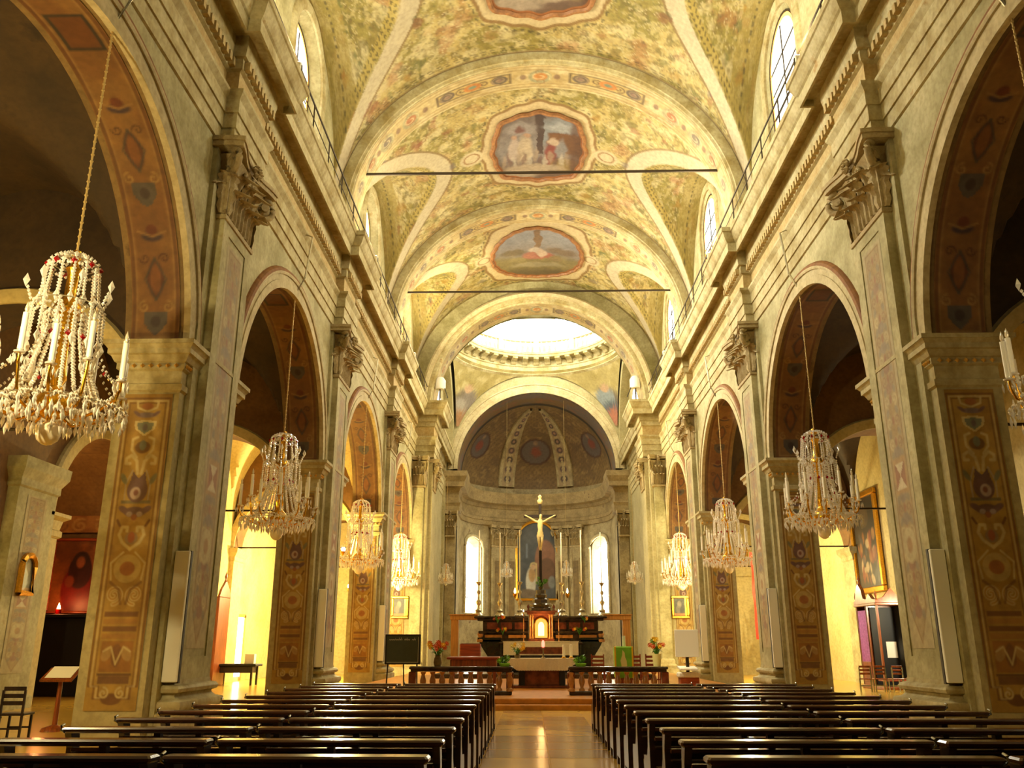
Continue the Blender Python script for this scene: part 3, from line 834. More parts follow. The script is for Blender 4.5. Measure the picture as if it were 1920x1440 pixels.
    # upper swag and cup
    cv.ell(cx, 5.47, .2, .055, S(120, 108, 120)); both(lambda q: cv.ell(cx + q * .2, 5.5, .09, .035, pu, 1, q * .6))
    both(lambda q: cv.line([(cx + q * .02, 5.55), (cx + q * .2, 5.62), (cx + q * .22, 5.74), (cx + q * .12, 5.76)], .04, cr)); cv.ell(cx, 5.65, .12, .07, S(170, 100, 52))
    cv.noise(6, .2, 5, 3)
    cv.C = cv.C * .74 + np.array(S(172, 132, 60)) * .26
    return cv
jc = jamb_canvas()
def strip_canvas():
    w, h = 1.0, 8.6
    cv = Canvas(w, h, .034, S(196, 182, 136))
    cx = .5
    cv.poly([(.14, .75), (.5, .1), (.86, .75), (.86, 8.5), (.14, 8.5)], S(178, 156, 108)); cv.line([(.14, 8.5), (.14, .75), (.5, .1), (.86, .75), (.86, 8.5), (.14, 8.5)], .04, S(150, 116, 62))
    rng = np.random.RandomState(5)
    y = .7
    while y < 8.3:
        c1 = [S(160, 120, 100), S(140, 130, 120), S(172, 140, 84), S(150, 100, 84)][rng.randint(4)]
        cv.ell(cx, y, .17, .13, c1, .85)
        for q in (-1, 1):
            cv.spiral(cx + q * .18, y + .2, .13, 1.2, -PI / 2, q, .035, S(216, 200, 150) if rng.rand() < .6 else S(150, 104, 72), .9)
            cv.ell(cx + q * .22, y - .05, .07, .1, S(132, 132, 118), .7, q * .6)
        cv.ell(cx, y + .22, .06, .1, S(160, 90, 66), .8)
        y += .46
    for yy in (3.05,):
        cv.rect(.2, .8, yy, yy + .75, S(190, 150, 96)); cv.poly([(.28, yy + .1), (.72, yy + .1), (.5, yy + .37)], S(226, 212, 176)); cv.poly([(.28, yy + .65), (.72, yy + .65), (.5, yy + .37)], S(226, 212, 176))
        cv.poly([(.28, yy + .1), (.28, yy + .65), (.5, yy + .37)], S(160, 96, 66)); cv.poly([(.72, yy + .1), (.72, yy + .65), (.5, yy + .37)], S(160, 96, 66))
    cv.ell(cx, 2.0, .3, .36, S(212, 198, 150)); cv.ell(cx, 2.0, .12, .16, S(180, 140, 90))
    cv.noise(5, .2, 8, 3)
    cv.C = cv.C * .72 + np.array(S(190, 164, 112)) * .28
    return cv
stc = strip_canvas()
# meshes in pier space: arcade face is x = 0, the nave lies at x < 0
JAMB = {}
for q in (-1, 1):
    JAMB[q] = painted_data('painted_panel', np.stack([.12 + jc.X * .95, np.full_like(jc.X, q * 1.512), .48 + jc.Y], -1), jc.C, M['paint'])
STRIP = painted_data('painted_strip', np.stack([np.full_like(stc.X, -.276), -.5 + stc.X, 1.55 + stc.Y], -1), stc.C, M['paint'])
m = MB(); m.box(0, TH, -HP, HP, 0, 6.6); SHAFT = m.data('shaft', M['wallgreen'])
m = MB(); m.box(-.1, 0, -1.22, 1.22, 0, 12.4); BACK = m.data('backing_strip', M['wall'])
m = MB(); m.box(-.27, -.1, -.9, .9, .9, 10.6)
for a, b in ((-.9, -.56), (.56, .9)): m.box(-.295, -.27, a, b, .95, 10.58)
m.box(-.295, -.27, -.56, .56, 10.3, 10.58); m.box(-.295, -.27, -.56, .56, .95, 1.4)
PIL = m.data('pilaster', M['wall'])
m = MB(); m.rect([(.3, 0), (.3, .4), (.2, .43), (.25, .47), (.27, .54), (.25, .61), (.13, .64), (.07, .7), (.07, .74), (.15, .77), (.17, .83), (.13, .89), (.04, .91), (.025, .99)], -.27, 0, -.9, .9)
BASE = m.data('pilaster_base', M['stone'], 45)
IMPP = [(0, 6.42), (.05, 6.46), (.05, 6.58), (.0, 6.6), (.0, 6.86), (.06, 6.9), (.06, 7.02), (.1, 7.04), (.16, 7.16), (.21, 7.18), (.21, 7.28), (.27, 7.36), (.29, 7.36), (.29, 7.45)]
m = MB(); m.rect(IMPP, 0, TH, -HP, HP)
IMP = m.data('impost', M['stone'])
m = MB()
for i in range(7):
    for q in (-1, 1): m.octa((.1 + i * .17, q * 1.575, 6.96), .055, .05)
for q in (-1, 1):
    for i in range(3): m.octa((-.075, q * (1.28 + i * .1), 6.96), .05, .05)
IMPD = m.data('impost_beading', M['goldstucco'])
# ---- capital
def spiral3(c, r, turns, plane_u, rad, n=26, sg=1):
    u = Vector(plane_u).normalized(); w = Vector((0, 0, 1)); pts = []; rr = []
    for i in range(n + 1):
        t = i / n; a = PI / 2 - sg * 2 * PI * turns * t; q = r * (1 - .85 * t)
        pts.append(tuple(Vector(c) + u * (q * math.cos(a)) + w * (q * math.sin(a)))); rr.append(rad * (1 - .35 * t))
    return pts, rr
def leaf_rings(base, out, side, h, wd, curl):
    rows = []; B = Vector(base); O = Vector(out).normalized(); Sd = Vector(side).normalized()
    N = 13
    for i in range(N):
        t = i / (N - 1)
        z = h * math.sin(min(t, .8) / .8 * PI / 2) if t < .8 else h * (1 - 1.3 * (t - .8) ** 1.2 / .145 * .12)
        o = .02 + .06 * t + curl * max(0, t - .42) ** 2 * 2.6
        wv = wd * (.7 + .4 * math.sin(t * PI * .9)) * (1 - .6 * max(0, t - .75) / .25) * (1.12 if i % 2 else .84)
        c = B + O * o + Vector((0, 0, z)); th = .07
        rows.append([tuple(c - Sd * wv / 2 - O * .01), tuple(c - Sd * wv * .28 + O * th * .5), tuple(c - Sd * wv * .1 + O * th * .25), tuple(c + O * th), tuple(c + Sd * wv * .1 + O * th * .25), tuple(c + Sd * wv * .28 + O * th * .5), tuple(c + Sd * wv / 2 - O * .01), tuple(c - O * th * .5)])
    return rows
m = MB(); m.rect([(.0, -.02), (.06, .0), (.07, .06), (.06, .1), (.0, .12), (.0, .3), (.0, .9), (.1, 1.4), (.2, 1.52)], -.27, 0, -.88, .88)
poly = []
x0, x1, yw = -.66, .0, 1.3
poly = [(x1, -yw), (x0 + .22, -yw), (x0 - .02, -yw + .04), (x0 + .0, -yw + .2)] + [(x0 + .2 * math.sin(PI * (i + .5) / 7), -1.0 + 2.0 * (i + .5) / 7) for i in range(7)] + [(x0 + .0, yw - .2), (x0 - .02, yw - .04), (x0 + .22, yw), (x1, yw)]
m.prism(poly, 'z', 1.6, 1.72); m.prism([(px - (.04 if px < -.2 else 0), py_ * 1.03) for px, py_ in poly], 'z', 1.72, 1.82)
CAPB = m.data('capital', M['carve'], 40)
LEAF = []
for yb in (-.66, -.22, .22, .66):
    q = MB(); q.rings(leaf_rings((-.27, yb, .12), (-1, 0, 0), (0, 1, 0), .62, .36, .42)); LEAF.append(q.data('leaf', M['carve'], 28))
for yb in (-.44, 0, .44):
    q = MB(); q.rings(leaf_rings((-.28, yb, .14), (-1, 0, 0), (0, 1, 0), 1.08, .36, .5)); LEAF.append(q.data('leaf', M['carve'], 28))
for sgn in (-1, 1):
    q = MB(); q.rings(leaf_rings((-.25, sgn * .88, .12), (-1, sgn, 0), (sgn, 1, 0), .95, .45, .36)); LEAF.append(q.data('leaf', M['carve'], 28))
    q = MB(); q.rings(leaf_rings((-.1, sgn * .9, .12), (0, sgn, 0), (1, 0, 0), .7, .34, .28)); LEAF.append(q.data('leaf', M['carve'], 28))
VOL = []
for sgn in (-1, 1):
    q = MB(); p, r_ = spiral3((-.42, sgn * 1.08, 1.28), .31, 1.9, (-.7, sgn * .7, 0), .085); q.tube(p, r_, 7); q.tube([(-.38, sgn * 1.14, 1.28), (-.52, sgn * .98, 1.28)], .1, 8)
    VOL.append(q.data('volute', M['carve'], 60))
    q = MB(); p, r_ = spiral3((-.44, sgn * .22, 1.36), .2, 1.6, (0, -sgn, 0), .06); q.tube(p, r_, 6)
    VOL.append(q.data('volute', M['carve'], 60))
q = MB()
for i in range(6): q.octa((-.6 + .02 * math.cos(i), .12 * math.cos(i * PI / 3), 1.66 + .12 * math.sin(i * PI / 3)), .09, .09)
q.octa((-.66, 0, 1.66), .07, .07)
FLOW = q.data('fleuron', M['carve'])
def capital(parent, loc, rz=0, scl=(1, 1, 1)):
    c = link('capital', CAPB, parent, loc, (0, 0, rz), scl)
    for me in LEAF + VOL + [FLOW]: link(me.name.split('.')[0], me, c)
    return c
ORD = {0: 'beside the camera', 1: 'nearest', 2: 'second', 3: 'third'}
def pier(yc, s, label):
    o = empty('pier', (s * XF, yc, 0), 0 if s > 0 else PI)
    tag(o, label, 'pillar', 'painted piers of the nave arcades')
    link('shaft', SHAFT, o); link('impost', IMP, o); link('impost_beading', IMPD, o)['kind'] = 'stuff'
    link('backing_strip', BACK, o); p = link('pilaster', PIL, o); link('painted_strip', STRIP, p); link('pilaster_base', BASE, o)
    for q in (-1, 1): link('painted_panel', JAMB[q], o)
    capital(o, (0, 0, 10.56))
    return o
for k in (1, 2, 3, 4):
    for s in (-1, 1):
        side = 'facing the red-lit chapel side' if s < 0 else 'on the confessional side'
        nm = {1: 'outermost', 2: 'largest visible', 3: 'middle', 4: 'farthest full'}[k]
        pier(YP[k], s, '%s painted pier with leafy capital, %s' % (nm, side.replace('facing ', 'on ')))
# ---- crossing piers
for s in (-1, 1):
    o = empty('crossing_pier', (0, 0, 0)); tag(o, 'massive crossing pier with twin capitals below the dome, %s' % ('on the blackboard side' if s < 0 else 'on the white lectern side'), 'pillar')
    m = MB(); m.box(s * 6.55, s * 8.95, YX0, YX1, 0, 12.4); m.box(s * 6.32, s * 7.3, YX0 + .45, YX1 + .1, 0, 12.4); m.build('shaft', M['wallgreen'], o)
    m = MB(); m.box(s * 6.75, s * 7.35, YX0 - .2, YX0, .9, 10.5); m.box(s * 6.8, s * 7.3, YX0 - .22, YX0 - .2, 1.2, 10.2); m.build('pilaster', M['wall'], o)
    m = MB(); m.rect([(.25, 0), (.25, .4), (.17, .45), (.2, .55), (.08, .66), (.1, .8), (.02, .92)], min(s * 6.75, s * 7.35), max(s * 6.75, s * 7.35), YX0 - .2, YX0 + .4); m.build('pilaster_base', M['stone'], o, 45)
    m = MB(); m.rect(IMPP, min(s * 7.45, s * 8.95), max(s * 7.45, s * 8.95), YX0 - .02, YX1); m.build('impost', M['stone'], o)
    capital(o, (s * 7.02, YX0 - .02, 10.5), PI / 2, (.9, .42, 1))
    capital(o, (s * 6.55, (YX0 + YX1) / 2 + .2, 10.5), 0 if s > 0 else PI, (.9, .75, 1))
    p = link('painted_panel', JAMB[-1], o, (s * 7.52 if s > 0 else -7.52, YX0 + 1.5 - .01, 0), None, (s * 1, 1, 1))

# ================================================================== crossing, dome
DC = (0.05, 58.85); HS = 6.4
cr = MB()
# near arch wall
pts = [(x, 15.6 + (z - 15.6) * 1.03) for x, z in arc(0, 15.6, 6.42, 40)]
for (ax_, az), (bx, bz) in zip(pts[:-1], pts[1:]):
    for y in (50.75, 52.45):
        cr.add([(ax_, y, az), (bx, y, bz), (bx, y, 24.9), (ax_, y, 24.9)], [(0, 1, 2, 3)])
for s in (-1, 1): cr.box(s * 6.42, s * 8.6, 50.75, 52.45, 12.3, 24.9)
wall_cross = struct(cr.build('wall_crossing', M['wall']), 'wall above the crossing arch in front of the dome', 'wall')
rib(50.3, 52.5, 6.42, 6.62, 15.6, wall_cross, 90, 15.4, 'crossing_arch')
m = MB()
m.rings([[(x, y, z) for x, z in ell_arc(a, a + .2, 15.6, 56, 15.5)] for a, y in ((6.78, 50.3), (6.8, 50.1), (7.0, 50.02), (7.12, 50.1), (7.12, 50.4))], cap=False, close=False)
m.build('arch_moulding', M['arch'], wall_cross, 40)
# far arch wall y = 65.2
YF = 65.2
m = MB(); RA, ZA = 6.08, 14.6
pts = [(-RA, 0)] + arc(0, ZA, RA, 44) + [(RA, 0)]
for (ax_, az), (bx, bz) in zip(arc(0, ZA, RA, 44)[:-1], arc(0, ZA, RA, 44)[1:]):
    m.add([(ax_, YF, az), (bx, YF, bz), (bx, YF, 24), (ax_, YF, 24)], [(0, 1, 2, 3)])
for s in (-1, 1): m.box(s * RA, s * 8.5, YF, YF + .6, 0, 24)
wall_far = struct(m.build('wall_chancel', M['wallgreen']), 'wall framing the tall chancel arch behind the high altar', 'wall')
m = MB()
rows = []
for r_, out in ((RA, 0), (RA, .12), (RA + .28, .12), (RA + .32, .06), (RA + .6, .06), (RA + .64, .12), (RA + .74, .1), (RA + .76, 0)):
    rows.append([(x, YF - out, z) for x, z in arc(0, ZA, r_, 48)])
m.rings(rows, cap=False, close=False); m.build('archivolt', M['arch'], wall_far, 40)
# side walls of the crossing
for s, n in ((-1, 'wall_crossing_left'), (1, 'wall_crossing_right')):
    m = MB(); m.box(s * 7.1, s * 7.6, YX1 - .1, YF, 0, 24)
    rows = []
    for rr, xo in ((6.2, 7.12), (6.2, 6.45), (6.45, 6.4), (7.2, 6.4)):
        rows.append([(s * xo, DC[1] - rr * math.cos(PI * i / 30), 15.6 + rr * math.sin(PI * i / 30)) for i in range(31)])
    m.rings(rows, cap=False, close=False)
    m.box(s * 6.9, s * 7.1, YX1, YX1 + .9, 0, 15.6); m.box(s * 6.9, s * 7.1, YF - .9, YF, 0, 15.6)
    o = struct(m.build(n, M['wallgreen']), 'side wall of the domed crossing %s' % ('on the blackboard side' if s < 0 else 'on the white lectern side'), 'wall')
    m = MB(); m.add([(s * 7.0, DC[1] - 3.0 * math.cos(PI * i / 20), 16.4 + 3.0 * math.sin(PI * i / 20)) for i in range(21)], [tuple(range(21))])
    struct(m.build('window_%d' % (31 if s < 0 else 32), M['glowpane']), 'added half-round glow pane high in the crossing %s' % ('on the blackboard side' if s < 0 else 'on the white lectern side'), 'window')  # unseen pane added to light the pendentives
# entablature along the crossing sides
m = MB()
for s in (-1, 1):
    rows = [[(s * (7.1 - d), YX1 + .3, z), (s * (7.1 - d), YF, z)] for d, z in PROF_ARCHITRAVE + PROF_CORNICE]
    m.rings(rows, cap=False, close=False)
struct(m.build('trim_3', M['stone']), 'entablature along the side walls of the crossing', 'cornice')
# pendentives
RS = HS * math.sqrt(2)
pend = None
for k in range(4):
    na, nr = 60, 40
    th = np.linspace(k * PI / 2, (k + 1) * PI / 2, na); u = np.linspace(0, 1, nr)
    TH_, U = np.meshgrid(th, u)
    rmax = HS / np.maximum(np.abs(np.cos(TH_)), np.abs(np.sin(TH_)))
    rho = HS * .94 + (rmax - HS * .97) * U
    Z = 15.6 + np.sqrt(np.clip(RS ** 2 - rho ** 2, 0, None))
    P = np.stack([DC[0] + rho * np.cos(TH_), DC[1] + rho * np.sin(TH_), Z], -1)
    a = (TH_ - (k + .5) * PI / 2) * HS; zz = Z
    C = np.ones(P.shape) * np.array(S(196, 178, 112))
    f = fbm(a * .6, zz * .6, 30 + k); f2 = fbm(a * 2, zz * 2, 34 + k)
    def lay(C, q, col):
        q = np.clip(q, 0, 1)[..., None]; return C * (1 - q) + np.array(col) * q
    C = lay(C, .8 * sm(.4, .65, f), S(166, 148, 78)); C = lay(C, .6 * sm(.55, .7, f2), S(216, 200, 144))
    dd = lambda cx, cz, rx, rz: np.hypot((a - cx) / rx, (zz - cz) / rz)
    C = lay(C, sm(1.15, .8, dd(0, 19.4, 1.0, 1.5) + .3 * (f2 - .5)), S(126, 112, 88))
    if k == 0:
        C = lay(C, sm(1.1, .8, dd(.2, 20.1, .75, .7)), S(150, 160, 160)); C = lay(C, sm(1.1, .8, dd(0, 19.3, .7, .5)), S(96, 104, 110)); C = lay(C, sm(1.1, .8, dd(-.1, 18.6, .6, .7)), S(186, 120, 92))
    else:
        C = lay(C, sm(1.1, .8, dd(-.3, 20.0, .6, .7)), S(140, 128, 112)); C = lay(C, sm(1.1, .8, dd(.3, 19.3, .6, .7)), S(176, 166, 146)); C = lay(C, sm(1.1, .8, dd(.1, 18.5, .6, .7)), S(166, 122, 78))
    C = lay(C, sm(.5, .4, dd(0, 20.7, .35, .35) * .4 + .1), S(206, 170, 130))
    o = painted('pendentive', P, C * (.85 + .3 * f2[..., None]), M['paint'], pend)
    if pend is None:
        o.name = 'ceiling_crossing'; pend = struct(o, 'painted pendentives carrying the dome over the crossing', 'ceiling')
# dome cornice, gallery, drum and shell
ZR = 15.6 + HS + .45
m = MB(); m.lathe([(6.4, ZR - .45), (6.2, ZR - .3), (6.2, ZR - .02), (6.3, ZR + .02), (6.3, ZR + .3), (6.22, ZR + .36), (6.22, ZR + .92), (5.5, ZR + .94), (5.46, ZR + 1.1), (5.4, ZR + 1.14), (5.4, ZR + 1.3), (6.5, ZR + 1.3)], 96, (DC[0], DC[1], 0))
dome_c = tag(m.build('dome_gallery', M['stone'], None, 40), 'round bracketed gallery with white balustrade ringing the base of the dome', 'gallery')
mod = MB(); mod.prism([(6.25, ZR + .42), (6.25, ZR + .93), (5.52, ZR + .93), (5.52, ZR + .8), (5.7, ZR + .72), (5.95, ZR + .62), (6.1, ZR + .48)], 'y', -.2, .2)
mod_me = mod.data('bracket', M['stone'])
for i in range(42):
    link('bracket', mod_me, dome_c, (DC[0], DC[1], 0), (0, 0, 2 * PI * (i + .5) / 42))
m = MB(); m.lathe([(.0, 0), (.09, 0), (.09, .06), (.05, .1), (.1, .3), (.12, .42), (.06, .68), (.05, .78), (.09, .84), (.09, .9), (0, .9)], 8)
bal_me = m.data('baluster', M['dome'], 60)
for i in range(84):
    a = 2 * PI * i / 84
    if i % 7 == 0: continue
    link('baluster', bal_me, dome_c, (DC[0] + 5.62 * math.cos(a), DC[1] + 5.62 * math.sin(a), ZR + 1.3))
for i in range(12):
    a = 2 * PI * i / 12; c, s_ = math.cos(a), math.sin(a); m = MB()
    m.rings([[(DC[0] + rr * c - tt * s_, DC[1] + rr * s_ + tt * c, z) for rr, tt in ((5.48, -.2), (5.76, -.2), (5.76, .2), (5.48, .2))] for z in (ZR + 1.3, ZR + 2.2)])
    m.build('balustrade_pier', M['dome'], dome_c)
m = MB(); m.lathe([(5.46, ZR + 2.2), (5.78, ZR + 2.2), (5.8, ZR + 2.34), (5.44, ZR + 2.34), (5.46, ZR + 2.2)], 96, (DC[0], DC[1], 0)); m.build('hand_rail', M['dome'], dome_c)
m = MB(); prof = [(6.5, ZR + 1.3), (6.5, ZR + 6.2), (6.35, ZR + 6.3), (6.3, ZR + 6.6)] + [(6.3 * math.cos(t * PI / 2 / 12), ZR + 6.6 + 5.6 * math.sin(t * PI / 2 / 12)) for t in range(0, 12)] + [(.4, ZR + 12.2)]
m.lathe(prof, 64, (DC[0], DC[1], 0))
dome_o = struct(m.build('ceiling_dome', M['dome'], None, 30), 'pale luminous drum and dome above the crossing', 'ceiling')
for i in range(8):
    a = 2 * PI * (i + .5) / 8
    g = MB(); w_ = .95; pts = [(-w_, 0), (w_, 0)] + [(w_ * math.cos(PI * j / 10), 2.3 + w_ * math.sin(PI * j / 10)) for j in range(11)]
    g.add([(6.42, x, z) for x, z in pts], [tuple(range(len(pts)))])
    o = g.build('window_%d' % (40 + i), M['glassdrum']); o.location = (DC[0], DC[1], ZR + 2.5); o.rotation_euler = (0, 0, a)
    struct(o, 'tall round-headed window in the dome drum', 'window'); o['group'] = 'dome drum windows'

# ================================================================== apse
YA, AA, AB = 68.9, 6.08, 5.4
def ap(phi, k=1.0):     # phi 0 = far middle
    return (AA * k * math.sin(phi), YA + AB * k * math.cos(phi))
# barrel in front of the apse, painted
na, ny = 120, 26
TH_, Y = np.meshgrid(np.linspace(0, PI, na), np.linspace(YF, YA, ny))
P = np.stack([-(RA) * np.cos(TH_), Y, ZA + RA * np.sin(TH_)], -1)
al = TH_ * RA; f = fbm(al * .8, Y * .8, 51); f2 = fbm(al * 2.2, Y * 2.2, 52)
C = np.ones(P.shape) * np.array(S(128, 100, 56))
C = lay(C, .8 * sm(.45, .62, f), S(110, 100, 92)); C = lay(C, .6 * sm(.55, .7, f2), S(150, 92, 58)); C = lay(C, .7 * (np.abs(Y - YF - .25) < .12) * (np.sin(al * 2 * PI / .5) > 0), S(70, 66, 46))
C = lay(C, sm(YA - .8, YA - .5, Y), S(60, 50, 30))
ceil_a = struct(painted('ceiling_apse', P, C, M['paint']), 'dark frescoed half dome of the apse with ribs and roundels', 'ceiling')
# half dome
nphi, nps = 150, 70
PH, PS = np.meshgrid(np.linspace(-PI / 2, PI / 2, nphi), np.linspace(0, PI / 2, nps))
P = np.stack([AA * np.sin(PH) * np.cos(PS), YA + AB * np.cos(PH) * np.cos(PS), ZA + RA * np.sin(PS)], -1)
sx = PH * 5.8 * np.cos(PS); sz = PS * 6.1
f = fbm(sx * .9, sz * .9, 61); f2 = fbm(sx * 2.6, sz * 2.6, 62)
C = np.ones(P.shape) * np.array(S(132, 104, 56))
C = lay(C, .7 * sm(.45, .65, f), S(108, 84, 48)); C = lay(C, .6 * sm(.55, .68, f2), S(160, 130, 76)); C = lay(C, .5 * (np.sin(sx * 14) * np.sin(sz * 14) > .35), S(96, 74, 40))
for p0 in (-1.15, 0, 1.15):
    d = np.hypot((PH - p0) * 5.8 * np.cos(.62), (PS - .55) * 6.1)
    C = lay(C, sm(1.3, 1.2, d), S(84, 52, 34)); C = lay(C, sm(1.12, 1.04, d), S(104, 92, 80)); C = lay(C, sm(.6, .3, d + .5 * (f2 - .5)), S(140, 72, 50)); C = lay(C, sm(.3, .1, np.hypot((PH - p0) * 5, (PS - .68) * 6)), S(150, 120, 90))
painted('half_dome', P, C, M['paint'], ceil_a)
for q in (-1, 1):
    m = MB(); rows = []
    for dphi, k in ((-.125, 1.0), (-.12, .975), (-.09, .96), (.09, .96), (.12, .975), (.125, 1.0)):
        row = []
        for i in range(30):
            ps = .02 + (PI / 2 - .16) * i / 29
            ph = q * .44 + dphi * (1 + .25 * math.sin(ps))
            row.append((AA * k * math.sin(ph) * math.cos(ps), YA + AB * k * math.cos(ph) * math.cos(ps), ZA + RA * k * math.sin(ps)))
        rows.append(row)
    m.rings(rows, cap=False, close=False); o = m.build('dome_rib', M['apse'], ceil_a, 30)
    cv = Canvas(1.0, 8.0, .08, S(168, 144, 100))
    for i in range(9):
        cv.ell(.5, .6 + i * .85, .34, .3, S(92, 70, 66) if i % 2 else S(70, 58, 46)); cv.ell(.5, .6 + i * .85, .16, .14, S(170, 130, 100)); cv.spiral(.5, 1.02 + i * .85, .2, 1.2, 0, 1, .06, S(206, 184, 130))
    ps = .03 + cv.Y / 8.0 * (PI / 2 - .2); ph = q * .44 + (cv.X - .5) * .17; k = .956
    painted('rib_painting', np.stack([AA * k * np.sin(ph) * np.cos(ps), YA + AB * k * np.cos(ph) * np.cos(ps), ZA + RA * k * np.sin(ps)], -1), cv.C, M['paint'], o)
# apse wall with two windows
W0, W1 = R(49), R(73)
phis = sorted(set([R(d) for d in np.arange(-90, 90.1, 2.5)] + [q * R(d) for q in (-1, 1) for d in np.arange(49, 73.01, 1.5)]))
ZW0, ZWS = 4.1, 9.2
def wtop(ph):
    c = (W0 + W1) / 2; h = (W1 - W0) / 2
    return ZWS + 1.0 * math.sqrt(max(0, 1 - ((abs(ph) - c) / h) ** 2))
m = MB()
for a, b in zip(phis[:-1], phis[1:]):
    mid = abs((a + b) / 2)
    A, B = ap(a), ap(b)
    if W0 < mid < W1:
        m.add([(*A, 0), (*B, 0), (*B, ZW0), (*A, ZW0)], [(0, 1, 2, 3)])
        m.add([(*A, wtop(a)), (*B, wtop(b)), (*B, 14.6), (*A, 14.6)], [(0, 1, 2, 3)])
        A2, B2 = ap(a, 1.13), ap(b, 1.13)
        m.add([(*A, wtop(a)), (*B, wtop(b)), (*B2, wtop(b) - .3), (*A2, wtop(a) - .3)], [(0, 1, 2, 3)])
        m.add([(*A, ZW0), (*B, ZW0), (*B2, ZW0 + .1), (*A2, ZW0 + .1)], [(0, 1, 2, 3)])
    else:
        m.add([(*A, 0), (*B, 0), (*B, 14.6), (*A, 14.6)], [(0, 1, 2, 3)])
for q in (-1, 1):
    for w_ in (W0, W1):
        A, A2 = ap(q * w_), ap(q * w_, 1.13)
        m.add([(*A, ZW0), (*A, ZWS), (*A2, ZWS), (*A2, ZW0)], [(0, 1, 2, 3)])
    m.box(q * AA, q * (AA + .5), YF, YA, 0, 14.6)
wall_a = struct(m.build('wall_apse', M['apse']), 'curved wall of the apse behind the high altar', 'wall')
for q in (-1, 1):
    g = MB(); n = 12; bot = []; top = []
    for i in range(n + 1):
        ph = q * (W0 + (W1 - W0) * i / n); bot.append((*ap(ph, 1.12), ZW0 + .05)); top.append((*ap(ph, 1.12), wtop(ph)))
    g.add(bot + top, [(i, i + 1, n + 2 + i, n + 1 + i) for i in range(n)])
    o = struct(g.build('window_%d' % (50 + (q > 0)), M['glassapse']), 'tall bright round-headed apse window %s' % ('on the blackboard side' if q < 0 else 'on the white lectern side'), 'window')
    b = MB(); b.tube(bot, .05, 4); 
    for i in (4, 8): b.tube([bot[i], top[i]], .03, 4)
    for z in (5.4, 6.8, 8.2): b.tube([(x, y, z) for x, y, _ in bot], .025, 4)
    b.build('glazing_bars', M['iron'], o)
    # moulded surround of the window
    m = MB(); pth = [(*ap(q * (W0 - .03), .985), ZW0)] + [(*ap(q * (W0 - .03 + (W1 - W0 + .06) * i / 12), .985), wtop(q * (W0 + (W1 - W0) * i / 12)) + .12) for i in range(13)] + [(*ap(q * (W1 + .03), .985), ZW0)]
    m.tube(pth, .13, 6); m.build('window_surround', M['arch'], wall_a, 50)
# apse entablature and pilasters
m = MB(); rows = []
PROFA = [(.0, 11.3), (.12, 11.32), (.12, 11.7), (.18, 11.72), (.2, 11.95), (.05, 12.0), (.05, 12.75), (.15, 12.8), (.2, 13.05), (.6, 13.15), (.62, 13.5), (.75, 13.8), (.8, 14.05), (-.1, 14.12)]
for d, z in PROFA:
    row = [(-AA + d, YF, z)] + [((AA - d) * math.sin(p), YA + (AB - d) * math.cos(p), z) for p in [R(a) for a in range(-90, 91, 3)]] + [(AA - d, YF, z)]
    rows.append(row)
m.rings(rows, cap=False, close=False); m.build('apse_cornice', M['apsecornice'], wall_a, 30)
for q in (-1, 1):
    m = MB(); m.rect([(0, 11.3), (.12, 11.32), (.12, 11.7), (.2, 11.95), (.05, 12.0), (.05, 12.75), (.2, 13.05), (.5, 13.15), (.5, 13.5), (.68, 13.9), (.7, 14.3), (0, 14.32)], min(q * 5.95, q * 7.1), max(q * 5.95, q * 7.1), YF - .3, YF + 1.1); m.build('corner_entablature', M['apsecornice'], wall_a)
    m = MB(); m.box(q * 6.1, q * 7.1, YF - .2, YF + 1.0, 0, 11.3); m.box(q * 6.15, q * 6.85, YF - .28, YF - .2, .9, 9.4); m.build('corner_pilaster', M['apse'], wall_a)
    c = capital(wall_a, (q * 6.5, YF - .2, 9.4), PI / 2, (1, .42, 1.05))
for ph in (-34, -21, 21, 34):
    p = R(ph); x, y = ap(p)
    nx_, ny_ = -math.sin(p) / AA, -math.cos(p) / AB; ang_ = math.atan2(ny_, nx_)
    m = MB(); m.box(-.22, .3, -.55, .55, 0, 9.6); m.box(-.26, -.22, -.33, .33, 1.4, 8.6)
    m.rect([(.12, 0), (.12, .5), (.05, .6), (.08, .8), (0, .9)], -.22, .3, -.55, .55)
    pm = m.build('pilaster', M['apse'], wall_a); pm.location = (x, y, 2.2 * 0); pm.rotation_euler = (0, 0, ang_ - PI)
    m = MB(); m.box(-.275, -.262, -.26, .26, 1.6, 8.4); pq = m.build('painted_strip', M['apsedark'], pm)
    capital(pm, (.05, 0, 9.55), 0, (1, .6, .98))
# altarpiece of the apse
ptg = empty('altarpiece_painting', (0.02, YA + AB - .32, 5.4)); tag(ptg, 'tall round-headed altarpiece painting of a kneeling figure in the apse', 'painting')
cv = Canvas(3.3, 6.3, .07, S(86, 88, 86))
cv.blotch(.8, S(70, 74, 78), .4, .65, .8, 2); cv.ell(2.4, 3.0, .9, 1.8, S(150, 98, 62), .75); cv.ell(2.5, 2.0, .8, 1.3, S(92, 66, 44), .8)
cv.ell(1.15, 1.3, .42, 1.2, S(190, 186, 168)); cv.ell(1.25, 1.9, .3, .6, S(176, 140, 90)); cv.ell(1.35, 2.55, .22, .24, S(196, 160, 120)); cv.line([(1.12, 2.6), (1.2, 2.85), (1.4, 2.9), (1.62, 2.8), (1.64, 1.2)], .1, S(206, 184, 120))
cv.rect(.75, .9, 3.3, 4.5, S(120, 128, 136)); cv.ell(2.9, 1.3, .3, .5, S(128, 134, 130), .7); cv.ell(.9, .4, .8, .35, S(120, 104, 84)); cv.noise(3, .3, 4)
zz = cv.Y; 
